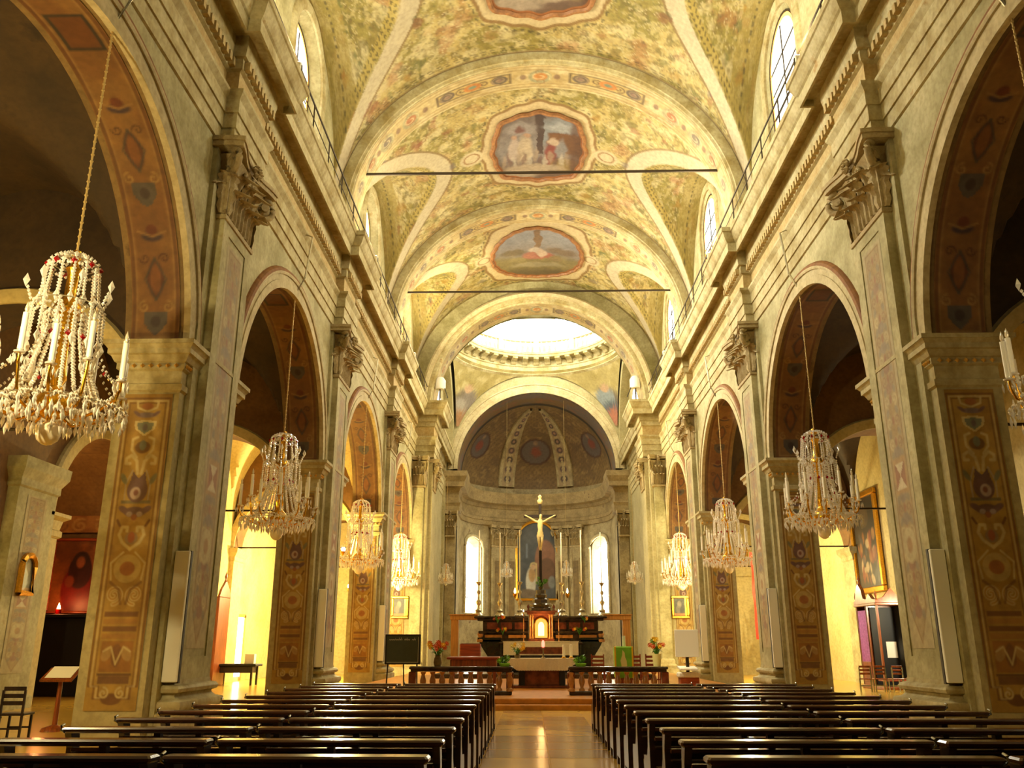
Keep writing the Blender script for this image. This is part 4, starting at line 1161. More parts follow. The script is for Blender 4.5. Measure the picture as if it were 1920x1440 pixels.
hw = np.where(zz > 4.65, np.sqrt(np.clip(1 - ((zz - 4.65) / 1.66) ** 2, 0.0004, 1)), 1)
painted('canvas', np.stack([(cv.X - 1.65) * hw, np.full_like(cv.X, 0), zz], -1), cv.C, M['canvas'], ptg)
m = MB(); fr = [(-1.72, -.1)] + [(x, z) for x, z in arc(0, 4.65, 1.72, 24)] + [(1.72, -.1), (-1.72, -.1)]
m.tube([(x, -.04, z) for x, z in fr], .13, 6, False); m.build('frame', M['goldframe'], ptg, 50)
m = MB(); m.prism([(x * 1.08, z) for x, z in fr[:-1]], 'y', .05, .35); m.build('backing', M['apse'], ptg)
# ================================================================== side aisles
def aisle(s, xo, holes, tagname, side):
    """outer wall with arched chapel openings holes = (y0, y1, spring z, depth)"""
    m = MB(); x0, x1 = s * xo, s * (xo + .6); y = -8.0
    for (a, b, zs, dep) in holes:
        m.box(x0, x1, y, a, 0, 12.2); y = b
        r = (b - a) / 2; cy = (a + b) / 2
        P_ = arc(cy, zs, r, 24)
        for (ay, az), (by, bz) in zip(P_[:-1], P_[1:]):
            m.add([(x0, ay, az), (x0, by, bz), (x0, by, 12.2), (x0, ay, 12.2)], [(0, 1, 2, 3)])
        ring = [(a, 0)] + P_ + [(b, 0)]
        m.rings([[(x0, yy, zz) for yy, zz in ring], [(s * (xo + dep), yy, zz) for yy, zz in ring]], cap=False, close=False)
        m.add([(s * (xo + dep), a - .2, 0), (s * (xo + dep), b + .2, 0), (s * (xo + dep), b + .2, zs + r + .2), (s * (xo + dep), a - .2, zs + r + .2)], [(0, 1, 2, 3)])
    if s < 0: m.box(x0, x1, y, 33.0, 0, 12.2); y = 33.0
    m.box(x0, x1, y, 53.2, 0, 12.2)
    m.box(s * (XF + TH), s * (xo + .6), 52.6, 53.2, 0, 12.2)
    if s < 0: m.m = [1 if sum(m.v[i][1] for i in f) / len(f) < 31.2 and m.v[f[0]][0] != -14.499 else 0 for f in m.f]  # near faces get the darkened plaster: shade put into the colour
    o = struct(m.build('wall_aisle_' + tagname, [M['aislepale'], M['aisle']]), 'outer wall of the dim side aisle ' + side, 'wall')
    for (a, b, zs, dep) in holes:
        r = (b - a) / 2; cy = (a + b) / 2
        k = MB(); rows = []
        for rr, out in ((r, .0), (r, .1), (r + .35, .1), (r + .42, .16), (r + .5, .1), (r + .5, 0)):
            rows.append([(s * (xo - out), yy, zz) for yy, zz in arc(cy, zs, rr, 24)])
        k.rings(rows, cap=False, close=False); k.build('chapel_archivolt', M['aislepale'], o, 40)
        for yy in (a, b):
            k = MB(); k.rect([(0, zs - .7), (.06, zs - .65), (.06, zs - .5), (0, zs - .45), (.05, zs - .2), (.2, zs - .1), (.2, zs)], min(s * (xo - .12), s * (xo + .5)), max(s * (xo - .12), s * (xo + .5)), yy - .35, yy + .35); k.box(s * (xo - .1), s * (xo + .3), yy - .32, yy + .32, 0, zs - .6)
            k.build('chapel_pilaster', M['aislepale'], o)
    # vault
    xm, hw = (XF + TH + xo) / 2, (xo - XF - TH) / 2
    nx, ny = 30, 300
    X, Y = np.meshgrid(np.linspace(-1, 1, nx), np.linspace(-8, 53, ny))
    Xa = np.sin(X * PI / 2)
    z1 = 7.5 + 4.0 * np.sqrt(np.clip(1 - Xa ** 2, 0, 1)); z2 = np.full_like(z1, 0)
    for (ya, yb, cy, r, zc) in BAYS:
        z2 = np.maximum(z2, np.where(np.abs(Y - cy) < r + .35, 7.5 + 4.25 * np.sqrt(np.clip(1 - ((Y - cy) / (r + .35)) ** 2, 0, 1)), 0))
    k = MB(); k.grid(np.stack([s * (xm + hw * Xa), Y, np.maximum(z1, z2)], -1))
    if s < 0: k.m = [1 if k.v[f[0]][1] > 30.2 else 0 for f in k.f]  # far bay gets the paler, lit copy of the plaster
    c = struct(k.build('ceiling_aisle_' + tagname, [M['shadeplaster'], M['aislepale']], None, 40), 'shadowy groin vault of the side aisle ' + side, 'ceiling')
    for yk in YP[1:] + [51.6]:
        k = MB(); ra, zs_ = hw - .12, 5.95
        ring = [(s * (xm - ra * math.cos(PI * i / 28)), zs_ + ra * math.sin(PI * i / 28)) for i in range(29)]
        for (ax_, az), (bx, bz) in zip(ring[:-1], ring[1:]):
            for yy in (yk - .6, yk + .6): k.add([(ax_, yy, az), (bx, yy, bz), (bx, yy, 12.0), (ax_, yy, 12.0)], [(0, 1, 2, 3)])
            k.add([(ax_, yk - .6, az), (bx, yk - .6, bz), (bx, yk + .6, bz), (ax_, yk + .6, az)], [(0, 1, 2, 3)])
        ca = k.build('cross_arch', M['aisle'] if yk > 25 else M['shadeplaster'], c)
        k = MB(); rows = []
        for dr, dy in ((-.01, -.6), (-.01, -.66), (.12, -.7), (.3, -.7), (.36, -.6)):
            rows.append([(s * (xm - (ra + dr) * math.cos(PI * i / 28)), yk + dy, zs_ + (ra + dr) * math.sin(PI * i / 28)) for i in range(29)])
        k.rings(rows, cap=False, close=False); k.build('arch_moulding', M['aislepale'], ca, 40)
        k = MB(); k.tube([(s * (XF + TH), yk, 6.05), (s * xo, yk, 6.05)], .035, 6); k.build('tie_rod', M['iron'], c)
        k = MB(); k.box(s * (xo - .22), s * xo, yk - .7, yk + .7, 0, 5.95); k.rect([(0, 5.35), (.05, 5.4), (.05, 5.55), (.18, 5.75), (.2, 5.95)], min(s * (xo - .22), s * xo), max(s * (xo - .22), s * xo), yk - .7, yk + .7); k.build('aisle_pilaster', M['aislepale'] if s < 0 else M['wall'], o)
    return o
aisle_l = aisle(-1, 14.5, [(24.9, 30.6, 5.3, 4.2)], 'left', 'on the red-lit chapel side')
aisle_r = aisle(1, 14.5, [], 'right', 'on the confessional side')

# pilaster with a gilt picture beside the red-lit chapel
m = MB(); m.box(-14.5, -14.18, 22.6, 24.5, .3, 6.1); m.rect([(0, 5.7), (.06, 5.75), (.06, 5.95), (.2, 6.2), (.22, 6.5)], -14.5, -14.18, 22.6, 24.5); m.rect([(.1, 0), (.1, .28), (.0, .36)], -14.5, -14.18, 22.6, 24.5)
pl_ = m.build('aisle_pilaster', M['wall'], aisle_l)
painted('painted_strip', np.stack([np.full_like(stc.X, -14.17), 23.05 + stc.X, .9 + stc.Y * .54], -1), stc.C, M['paint'], pl_)

cv = Canvas(3.6, 2.6, .06, S(176, 116, 48)); cv.blotch(1.2, S(130, 74, 30), .42, .62, .8, 3)
for i in range(14): cv.spiral(.3 + (i % 5) * .75, .3 + (i // 5) * .8, .3, 1.4, i, 1 if i % 2 else -1, .07, S(214, 164, 84) if i % 3 else S(96, 50, 24), .8)
cv.ell(1.8, 1.3, .5, .6, S(150, 60, 30), .7); cv.noise(3, .3, 4)
painted('chapel_fresco', np.stack([-14.75 - cv.X, np.full_like(cv.X, 30.5), 5.45 + cv.Y * .82], -1), cv.C, M['paint'], aisle_l)
def picture(name, label, w, h, canvas, loc, rz, fw=.12, arched=False, fm=None, cat='painting', depth=.08):
    """front faces local -Y"""
    o = empty(name, loc, rz); tag(o, label, cat)
    cv = canvas
    if arched:
        r = w / 2; zs = h - r
        hw = np.where(cv.Y > zs, np.sqrt(np.clip(1 - ((cv.Y - zs) / r) ** 2, 0.0006, 1)), 1)
    else: hw = 1.0
    painted('canvas', np.stack([(cv.X - w / 2) * hw, np.full_like(cv.X, -.02), cv.Y], -1), cv.C, M['canvas'], o)
    m = MB()
    if arched:
        pth = [(-w / 2, 0)] + arc(0, h - w / 2, w / 2, 14) + [(w / 2, 0), (-w / 2, 0)]
        m.tube([(x, -.03, z) for x, z in pth], fw * .55, 6, False)
        m.prism([(x * 1.1, z) for x, z in pth[:-1]], 'y', .0, depth)
    else:
        for (x0, x1, z0, z1) in ((-w / 2 - fw, w / 2 + fw, -fw, 0), (-w / 2 - fw, w / 2 + fw, h, h + fw), (-w / 2 - fw, -w / 2, 0, h), (w / 2, w / 2 + fw, 0, h)):
            m.bbox(x0, x1, -depth, .02, z0, z1, min(.03, fw * .3))
        m.box(-w / 2, w / 2, 0, .03, 0, h)
    m.build('frame', fm or M['goldframe'], o, 40)
    return o
def station_canvas(seed):
    cv = Canvas(.6, 1.0, .03, S(92, 88, 76)); cv.blotch(3, S(60, 56, 50), .4, .6, .8, seed); cv.ell(.3, .62, .12, .2, S(150, 140, 116)); cv.ell(.22, .35, .12, .22, S(120, 110, 90)); cv.ell(.42, .3, .1, .2, S(70, 64, 60)); cv.rect(0, .6, 0, .14, S(178, 120, 52)); cv.noise(8, .4, seed); return cv
st = picture('station_picture', 'small round-headed gilt picture on the pale aisle pilaster', .6, 1.0, station_canvas(3), (-14.14, 23.5, 2.95), PI / 2, .16, True)
# red-lit chapel
cv = Canvas(1.9, 2.4, .04, S(150, 84, 36)); cv.blotch(2, S(110, 56, 26), .4, .65, .8, 3); cv.ell(.95, .7, .6, .9, S(120, 20, 18)); cv.ell(.95, 1.35, .42, .6, S(60, 24, 26)); cv.ell(.95, 1.72, .3, .32, S(58, 28, 24)); cv.ell(.93, 1.66, .15, .2, S(150, 84, 50)); cv.ell(.62, 1.0, .16, .2, S(130, 60, 36)); cv.noise(5, .3, 2)
picture('chapel_icon', 'dark red painting of a veiled figure glowing above a candle in the side chapel', 1.9, 2.4, cv, (-16.3, 30.5, 2.75), 0, .1, False, M['redwood'])
m = MB(); m.bbox(-17.7, -14.9, 29.6, 30.4, 0, 2.5, .03); m.bbox(-17.8, -14.8, 29.5, 30.4, 2.5, 2.62, .02); m.box(-17.3, -15.2, 29.56, 29.6, .4, 2.2); o = m.build('chapel_altar', M['black']); tag(o, 'black altar block under the red painting in the side chapel', 'altar')
cdl = empty('votive_candle', (-16.5, 29.8, 2.62)); tag(cdl, 'burning votive candle below the red painting', 'candle')
m = MB(); m.lathe([(0, 0), (.09, 0), (.1, .16), (.085, .17), (.085, .03), (0, .03)], 12); m.build('glass_cup', M['ruby'], cdl, 50)
m = MB(); m.lathe([(0, .0), (.045, .05), (.06, .12), (.035, .22), (0, .32)], 10, (0, 0, .06)); m.build('flame', M['candleglow'], cdl, 60)
lamp('votive_light', 'POINT', (-16.5, 29.6, 3.0), 26, (1, .28, .08), .06)

# ================================================================== iron railing on the cornices, tie rods, floodlights
for s in (-1, 1):
    o = empty('cornice_railing'); tag(o, 'thin iron railing on the cornice ledge %s' % ('above the red-lit chapel side' if s < 0 else 'above the confessional side'), 'railing')
    y = 8.0
    for z, r_ in ((16.72, .03), (16.25, .016)):
        k = MB(); k.tube([(s * 6.72, 4, z), (s * 6.72, 50.2, z)], r_, 6); k.build('rail', M['iron'], o)
    k = MB(); k.tube([(0, 0, 15.73), (0, 0, 16.72)], .022, 6); pm = k.data('post', M['iron'])
    while y < 50: link('post', pm, o, (s * 6.72, y, 0)); y += 1.94
    k = MB(); k.tube([(s * 5.7, YX0 + .35, 16.7), (s * 5.7, YX1, 16.7)], .03, 6); k.build('rail', M['iron'], o)
for yk, lb in ((YP[3], 'nearer'), (YP[4], 'farther')):
    k = MB(); k.tube([(-6.95, yk, 19.07), (6.95, yk, 19.07)], .055, 8)
    tag(k.build('tie_rod', M['iron'], None, 60), '%s dark iron tie rod spanning the nave vault' % lb, 'tie rod', 'iron tie rods across the nave')
for yk in YP[1:]:
    for s in (-1, 1):
        o = empty('floodlight', (s * 6.55, yk + 1.2, 15.75)); o.rotation_euler = (0, 0, 0)
        tag(o, 'small floodlight standing on the cornice %s, %s pier' % ('above the red-lit chapel side' if s < 0 else 'above the confessional side', {6.12: 'over the unseen', 17.77: 'over the largest visible', 29.42: 'over the middle', 41.07: 'over the farthest full'}[yk]), 'floodlight', 'cornice floodlights')
        k = MB(); k.bbox(-.16, .16, -.08, .08, .2, .42, .02); k.build('housing', M['white'], o)
        k = MB(); k.box(-.18, -.16, -.03, .03, 0, .35); k.box(.16, .18, -.03, .03, 0, .35); k.box(-.18, .18, -.03, .03, 0, .03); k.build('bracket', M['iron'], o)
        k = MB(); k.box(-.13, .13, -.06, .06, .42, .425); k.build('lens', M['lampglow'], o)
        lamp('floodlight_beam', 'AREA', (s * 6.45, yk + 1.2, 16.3), FLOOD * {6.12: .8, 17.77: .95, 29.42: .6, 41.07: .55}[yk], WARM, .5, (s * 1.0, yk + 2.2, 23.5))
for s, lb in ((-1, 'on the blackboard side'), (1, 'on the white lectern side')):
    o = empty('spotlight', (s * 6.0, 50.7, 15.75)); tag(o, 'white spotlight head on the cornice corner under the dome %s' % lb, 'floodlight')
    k = MB(); k.lathe([(0, 0), (.3, 0), (.34, .1), (.34, .55), (.2, .75), (0, .78)], 14, (0, 0, .95)); k.build('housing', M['paper'], o, 40)
    k = MB(); k.tube([(0, 0, 0), (0, 0, .95)], .05, 6); k.build('post', M['iron'], o)
    lamp('spotlight_beam', 'SPOT', (s * 5.6, 50.2, 16.9), 5200 if s < 0 else 3000, (1.0, .84, .5), .2, (-s * 7.4, 41.0, 12.0), 95)

# ================================================================== chandeliers
def crystal_chain(mb, p0, p1, n, r, sag=0.0, h=1.25):
    for i in range(n):
        t = (i + .5) / n
        x = p0[0] + (p1[0] - p0[0]) * t; y = p0[1] + (p1[1] - p0[1]) * t
        z = p0[2] + (p1[2] - p0[2]) * t - sag * 4 * t * (1 - t)
        mb.octa((x, y, z), r * random.uniform(.8, 1.15), r * h)
def chandelier_meshes():
    D = []
    pol = lambda r, a, z: (r * math.cos(a), r * math.sin(a), z)
    k = MB(); k.lathe([(0, 3.02), (.07, 3.0), (.09, 2.9), (.04, 2.82), (.08, 2.74), (.12, 2.7), (.08, 2.62), (.09, 2.25), (.13, 2.18), (.2, 2.08), (.2, 2.02), (.1, 1.94), (.09, 1.5), (.11, 1.1), (.14, .95), (.09, .85), (.12, .78), (.2, .7), (.27, .58), (.26, .46), (.16, .38), (.06, .34), (.05, .25), (0, .25)], 16)
    D.append(('stem', k.data('stem', M['gold'], 50)))
    k = MB(); k.lathe([(0, 0), (.07, .02), (.14, .08), (.17, .16), (.165, .24), (.12, .31), (.06, .35), (.05, .38), (0, .38)], 18, (0, 0, -.05)); D.append(('globe_bulb', k.data('globe_bulb', M['opal'], 80)))
    for z, r_ in ((2.78, .33), (2.1, .45), (.62, .6), (.5, .95)):
        k = MB(); k.tube([pol(r_, 2 * PI * i / 28, z) for i in range(29)], .009, 5, False); D.append(('hoop', k.data('hoop', M['silver'], 60)))
    arms = []
    for i in range(12):
        a = 2 * PI * i / 12 + .13; lo = i % 2
        re = 1.02 if lo else .86; ze = .86 if lo else 1.06
        k = MB(); k.tube([pol(r_, a, z) for r_, z in ((.14, .62), (.3, .42), (.5, .36), (.72, .44), (re - .06, .6), (re, ze - .12), (re, ze))], .022, 6)
        arm = k.data('arm', M['gold'], 60)
        k = MB(); k.lathe([(0, ze), (.07, ze + .01), (.08, ze + .03), (.03, ze + .05), (.03, ze + .08), (0, ze + .08)], 10, pol(re, a, 0)); pan = k.data('drip_pan', M['crystal'], 50)
        k = MB(); k.lathe([(0, 0), (.042, 0), (.04, .54), (0, .54)], 8, pol(re, a, ze + .06)); cnd = k.data('candle', M['candle'], 60)
        k = MB(); k.lathe([(.014, 0), (.03, .05), (.022, .1), (0, .17)], 8, pol(re, a, ze + .6)); fb = k.data('flame_bulb', M['flame'], 80)
        arms.append((arm, [('drip_pan', pan), ('candle', cnd), ('flame_bulb', fb)]))
    # crystals tier by tier
    def tier(f, name):
        k = MB(); f(k); me = k.data(name, M['crystal']); D.append((name, me, 'stuff'))
    def crown(k):
        for i in range(14):
            a = 2 * PI * i / 14
            crystal_chain(k, pol(.05, a, 2.92), pol(.36, a, 2.78), 5, .032, -.05); crystal_chain(k, pol(.36, a, 2.76), pol(.4 + .02 * (i % 2), a, 2.2), 11, .03)
            crystal_chain(k, pol(.36, a, 2.78), pol(.36, a + 2 * PI / 14, 2.78), 4, .026, .1)
            k.octa(pol(.42, a, 2.12), .045, .1)
    def mid(k):
        for i in range(14):
            a = 2 * PI * i / 14 + .2
            crystal_chain(k, pol(.08, a, 2.0), pol(.5, a, 2.1), 6, .03, .06); crystal_chain(k, pol(.5, a, 2.08), pol(.52, a, 1.55), 10, .031); k.octa(pol(.52, a, 1.46), .05, .11)
            if i % 2: crystal_chain(k, pol(.5, a, 2.12), pol(.58, a, 2.34), 4, .03); k.octa(pol(.6, a, 2.42), .05, .11)
    def skirt(k):
        for i in range(20):
            a = 2 * PI * i / 20
            crystal_chain(k, pol(.3, a, 1.95), pol(.3, a, 1.6), 5, .03); crystal_chain(k, pol(.28, a, 1.7), pol(.6, a, .68), 20, .034, .08)
            crystal_chain(k, pol(.6, a, .64), pol(.6, a + 2 * PI / 20, .64), 4, .026, .05)
    def fringe(k):
        for i in range(60):
            a = 2 * PI * i / 60; rr = 1.0 if i % 2 else .82
            k.octa(pol(rr, a, .36 + .05 * math.sin(i * 2.1)), .03, .1); k.octa(pol(rr - .06, a + .02, .5), .032, .05); k.octa(pol(rr - .3, a, .3 + .03 * math.sin(i)), .03, .1); k.octa(pol(rr * .5, a, .42), .03, .06)
            crystal_chain(k, pol(rr, a, .5), pol(rr, a + 2 * PI / 60, .5), 2, .028)
        for i in range(12):
            a = 2 * PI * i / 12 + .13; re = 1.02 if i % 2 else .86; ze = .86 if i % 2 else 1.06
            for j in range(7):
                b = 2 * PI * j / 7; k.octa((re * math.cos(a) + .1 * math.cos(b), re * math.sin(a) + .1 * math.sin(b), ze - .1), .018, .07)
            crystal_chain(k, pol(.62, a, .66), pol(re, a, ze - .05), 8, .03, .16); crystal_chain(k, pol(.5, a, 1.5), pol(re, a, ze), 9, .024, .2)
        for i in range(10):
            a = 2 * PI * i / 10; k.octa(pol(.22, a, .2), .03, .12)
    tier(crown, 'crown_crystals'); tier(mid, 'middle_crystals'); tier(skirt, 'skirt_crystals'); tier(fringe, 'fringe_crystals')
    k = MB()
    for i in range(9):
        a = 2 * PI * i / 9
        k.octa(pol(.37, a, 2.72), .045, .06)
        k.octa(pol(.33, a + .2, 1.58), .045, .06); k.octa(pol(.62, a + .1, 1.1), .03, .04) if i % 3 == 0 else None
    D.append(('ruby_crystals', k.data('ruby_crystals', M['ruby']), 'stuff'))
    return D, arms
CH, ARMS = chandelier_meshes()
def chandelier(x, y, z, top, label, scl=1.0, rz=0.0, bracket=True, group='crystal chandeliers under the nave arches'):
    o = empty('crystal_chandelier', (x, y, z), rz); o.scale = (scl,) * 3
    tag(o, label, 'chandelier', group)
    for it in CH:
        c = link(it[0], it[1], o)
        if len(it) > 2: c['kind'] = 'stuff'
    for arm, subs in ARMS:
        a = link('arm', arm, o)
        for n, me in subs: link(n, me, a)
    k = MB(); L = (top - z) / scl
    k.tube([(0, 0, 2.98), (0, 0, L)], .017, 6)
    for i in range(int((L - 3) / .12)): k.octa((0, 0, 3.02 + i * .12), .03, .06)
    k.build('chain', M['chain'], o)
    return o
SIDE = {-1: 'on the red-lit chapel side', 1: 'on the confessional side'}
for s in (-1, 1):
    for cy, zt, lb, rz in ((11.945, 11.6, 'nearest and largest', .3), (23.595, 11.6, 'second', .7), (35.245, 11.6, 'third', .1), (46.385, 11.3, 'farthest, brightly backlit', .5)):
        chandelier(s * 7.45, cy, 4.4, zt, '%s crystal chandelier hanging in an arch %s' % (lb, SIDE[s]), 1.0, rz)
        o = empty('chandelier_bracket', (s * 7.35, cy, 13.35)); tag(o, 'thin iron bracket above the arch holding the %s chandelier %s' % (lb.split(' ')[0].strip(','), SIDE[s]), 'bracket', 'chandelier brackets')
        k = MB(); k.tube([(0, 0, .25), (-s * .3, 0, .12), (-s * .16, 0, -1.2), (s * .1, 0, -1.75)], .03, 5); k.build('rod', M['silver'], o)
chandelier(-6.1, 58.0, 5.4, 12.2, 'small crystal chandelier in the crossing beside the apse window, blackboard side', .48, .2, group='small chandeliers around the high altar')
chandelier(6.35, 58.0, 5.45, 12.2, 'small crystal chandelier in the crossing beside the apse window, white lectern side', .5, .2, group='small chandeliers around the high altar')
chandelier(-2.3, 66.0, 6.45, 20.4, 'tiny glittering chandelier before the altarpiece, blackboard side', .42, .2, group='small chandeliers around the high altar')
chandelier(2.2, 66.0, 6.5, 20.4, 'tiny glittering chandelier before the altarpiece, white lectern side', .42, .2, group='small chandeliers around the high altar')

# ================================================================== white column panels on the piers
for k_, y in ((2, YP[2]), (3, YP[3]), (4, YP[4])):
    for s in (-1, 1):
        o = empty('column_speaker', (s * 7.2, y - 1.0, 0)); tag(o, 'tall narrow white column speaker on the %s pier %s' % ({2: 'largest visible', 3: 'middle', 4: 'farthest full'}[k_], SIDE[s]), 'speaker', 'white column speakers on the piers')
        m = MB(); m.bbox(-.14, .14, -.1, -.02, .95, 3.35, .012); m.build('front_panel', M['white'], o)
        m = MB(); m.box(-.15, .15, -.02, .06, .93, 3.36); m.build('back_box', M['dark'], o)
        m = MB(); m.box(-.05, .05, .02, .12, 1.2, 1.35); m.box(-.05, .05, .02, .12, 2.9, 3.05); m.build('bracket', M['iron'], o)
# ================================================================== pews
def pew_meshes(L):
    h = L / 2; D = []
    prof = [(-.03, 0), (.05, 0), (.05, .12), (.42, .12), (.42, 0), (.5, 0), (.5, .4), (.46, .48), (.2, .5), (.12, .6), (.07, .82), (.1, .87), (-.12, .87), (-.08, .8), (-.03, .7)]
    for x in (-h, h - .06):
        k = MB(); k.prism(prof, 'x', x, x + .06); D.append(('end_panel', k.data('end_panel', M['pew'])))
    k = MB(); k.bbox(-h - .03, h + .03, -.13, .05, .83, .88, .015); D.append(('top_rail', k.data('top_rail', M['pewrail'])))
    k = MB(); k.bbox(-h + .05, h - .05, -.03, .0, .42, .68, .006); D.append(('back_panel', k.data('back_panel', M['pew'])))
    k = MB(); k.bbox(-h + .05, h - .05, -.06, .02, .66, .7, .008); D.append(('back_rail', k.data('back_rail', M['pewrail'])))
    k = MB(); k.box(-.03, .03, -.05, .02, .12, .84); D.append(('divider', k.data('divider', M['pew'])))
    k = MB(); k.bbox(-h + .05, h - .05, .02, .44, .42, .46, .01); D.append(('seat', k.data('seat', M['pew'])))
    k = MB(); k.bbox(-h + .05, h - .05, -.12, .0, .6, .62, .004); D.append(('book_shelf', k.data('book_shelf', M['pew'])))
    k = MB(); k.bbox(-h + .05, h - .05, -.42, -.22, .17, .21, .01); k.box(-h + .1, -h + .16, -.4, .0, .04, .17); k.box(h - .16, h - .1, -.4, .0, .04, .17); D.append(('kneeler', k.data('kneeler', M['pewrail'])))
    return D
def hook_mesh(x):
    k = MB(); k.tube([(x, -.13, .84), (x, -.19, .86), (x, -.19, .9), (x, -.14, .91)], .011, 6); return k.data('hook', M['steel'], 60)
COLS = [('A', -1.23, -3.0, 'beside the centre aisle on the blackboard side', 0), ('B', -3.12, -4.8, 'in the outer block on the blackboard side', 0), ('C', .71, 2.65, 'beside the centre aisle on the white lectern side', 1), ('D', 2.78, 4.68, 'in the outer block on the white lectern side', 1)]
ORDN = ['nearest', 'second', 'third', 'fourth', 'fifth', 'sixth', 'seventh', 'eighth', 'ninth', 'tenth', 'eleventh', 'twelfth', 'farthest']
for key, xa, xb, lb, _ in COLS:
    L = abs(xb - xa); D = pew_meshes(L); hk = hook_mesh((L / 2 - .01) * (-1 if xb < 0 else 1))
    for i in range(13):
        o = empty('pew', ((xa + xb) / 2, 5.35 + 1.06 * i, 0.0)); tag(o, '%s dark wooden pew %s' % (ORDN[i], lb), 'pew', 'rows of dark wooden pews')
        for n, me in D: link(n, me, o)
        link('hook', hk, o)

# ================================================================== presbytery
m = MB(); m.bbox(-6.6, 6.6, 23.6, 50, -.05, .14, .02); m.bbox(-6.6, 6.6, 23.95, 50, .13, .28, .02)
struct(m.build('floor_presbytery', M['stepwood']), 'two orange brown steps up to the presbytery platform', 'floor')
ZPF = .28
m = MB(); m.bbox(-4.6, 4.6, 38.2, 46, ZPF, .46, .02); struct(m.build('floor_altar_step', M['marble']), 'dark marble step under the high altar', 'floor')
# altar rails
m = MB(); m.lathe([(0, 0), (.085, 0), (.085, .05), (.05, .07), (.045, .1), (.085, .22), (.09, .27), (.05, .4), (.045, .43), (.07, .46), (.08, .5), (0, .5)], 10); BALU = m.data('baluster', M['marbleyellow'], 60)
for s, x0, x1 in ((-1, -3.85, -1.1), (1, .62, 3.25)):
    o = empty('altar_rail', ((x0 + x1) / 2, 25.6, ZPF)); tag(o, 'marble altar rail with bulbous balusters %s of the gap' % ('on the blackboard side' if s < 0 else 'on the white lectern side'), 'balustrade')
    h = (x1 - x0) / 2
    k = MB(); k.bbox(-h - .08, h + .08, -.2, .2, .68, .76, .02); k.bbox(-h - .04, h + .04, -.16, .16, .62, .68, .01); k.build('hand_rail', M['marble'], o)
    k = MB(); k.bbox(-h - .06, h + .06, -.2, .2, 0, .1, .02); k.build('plinth', M['marble'], o)
    for x in (-h, h):
        k = MB(); k.bbox(x - .1, x + .1, -.12, .12, .1, .62, .02); k.build('end_post', M['marblered'], o)
    inner = h if s < 0 else -h
    k = MB(); k.lathe([(0, 0), (.1, 0), (.1, .06), (.05, .1), (.09, .25), (.1, .3), (.05, .42), (.08, .5), (0, .52)], 12, (inner * .999, -.16, .1)); k.build('corner_baluster', M['marbleyellow'], o, 60)
    n = 9
    for i in range(n): link('baluster', BALU, o, (-h + .3 + (2 * h - .6) * i / (n - 1), 0, .11))
# people's altar
al = empty('altar_table', (-.15, 30.0, ZPF)); tag(al, 'dark stone altar table covered with a white lace cloth behind the altar rails', 'altar')
m = MB(); m.bbox(-1.2, 1.2, -.5, .5, .8, .91, .02); m.build('table_top', M['marble'], al)
m = MB(); m.bbox(-.75, .75, -.32, .32, 0, .8, .03); m.box(-.5, .5, -.36, -.32, .12, .7); m.bbox(-.95, .95, -.45, .45, 0, .08, .02); m.build('pedestal', M['marblered'], al)
for x in (-.66, .66):
    m = MB(); m.bbox(x - .1, x + .1, -.4, .4, .06, .8, .02); m.build('support', M['black'], al)
cl = MB(); nx = 60
rows = []
for i in range(nx + 1):
    x = -1.23 + 2.46 * i / nx; e = min(1, (1.23 - abs(x)) / .42); wv = .012 * math.sin(i * 1.3)
    drop = .06 + .32 * e
    rows.append([(x, .52 + wv, .92 - drop * .8), (x, .52, .925), (x, -.52, .925), (x, -.535 + wv, .92 - drop * .5), (x, -.54 + wv * 1.6, .92 - drop + (.012 if i % 2 else 0))])
cl.rings(rows, cap=False, close=False); ob = cl.build('altar_cloth', M['linen'], None, 60); ob.location = al.location; tag(ob, 'white lace cloth hanging over the front of the altar table', 'tablecloth')
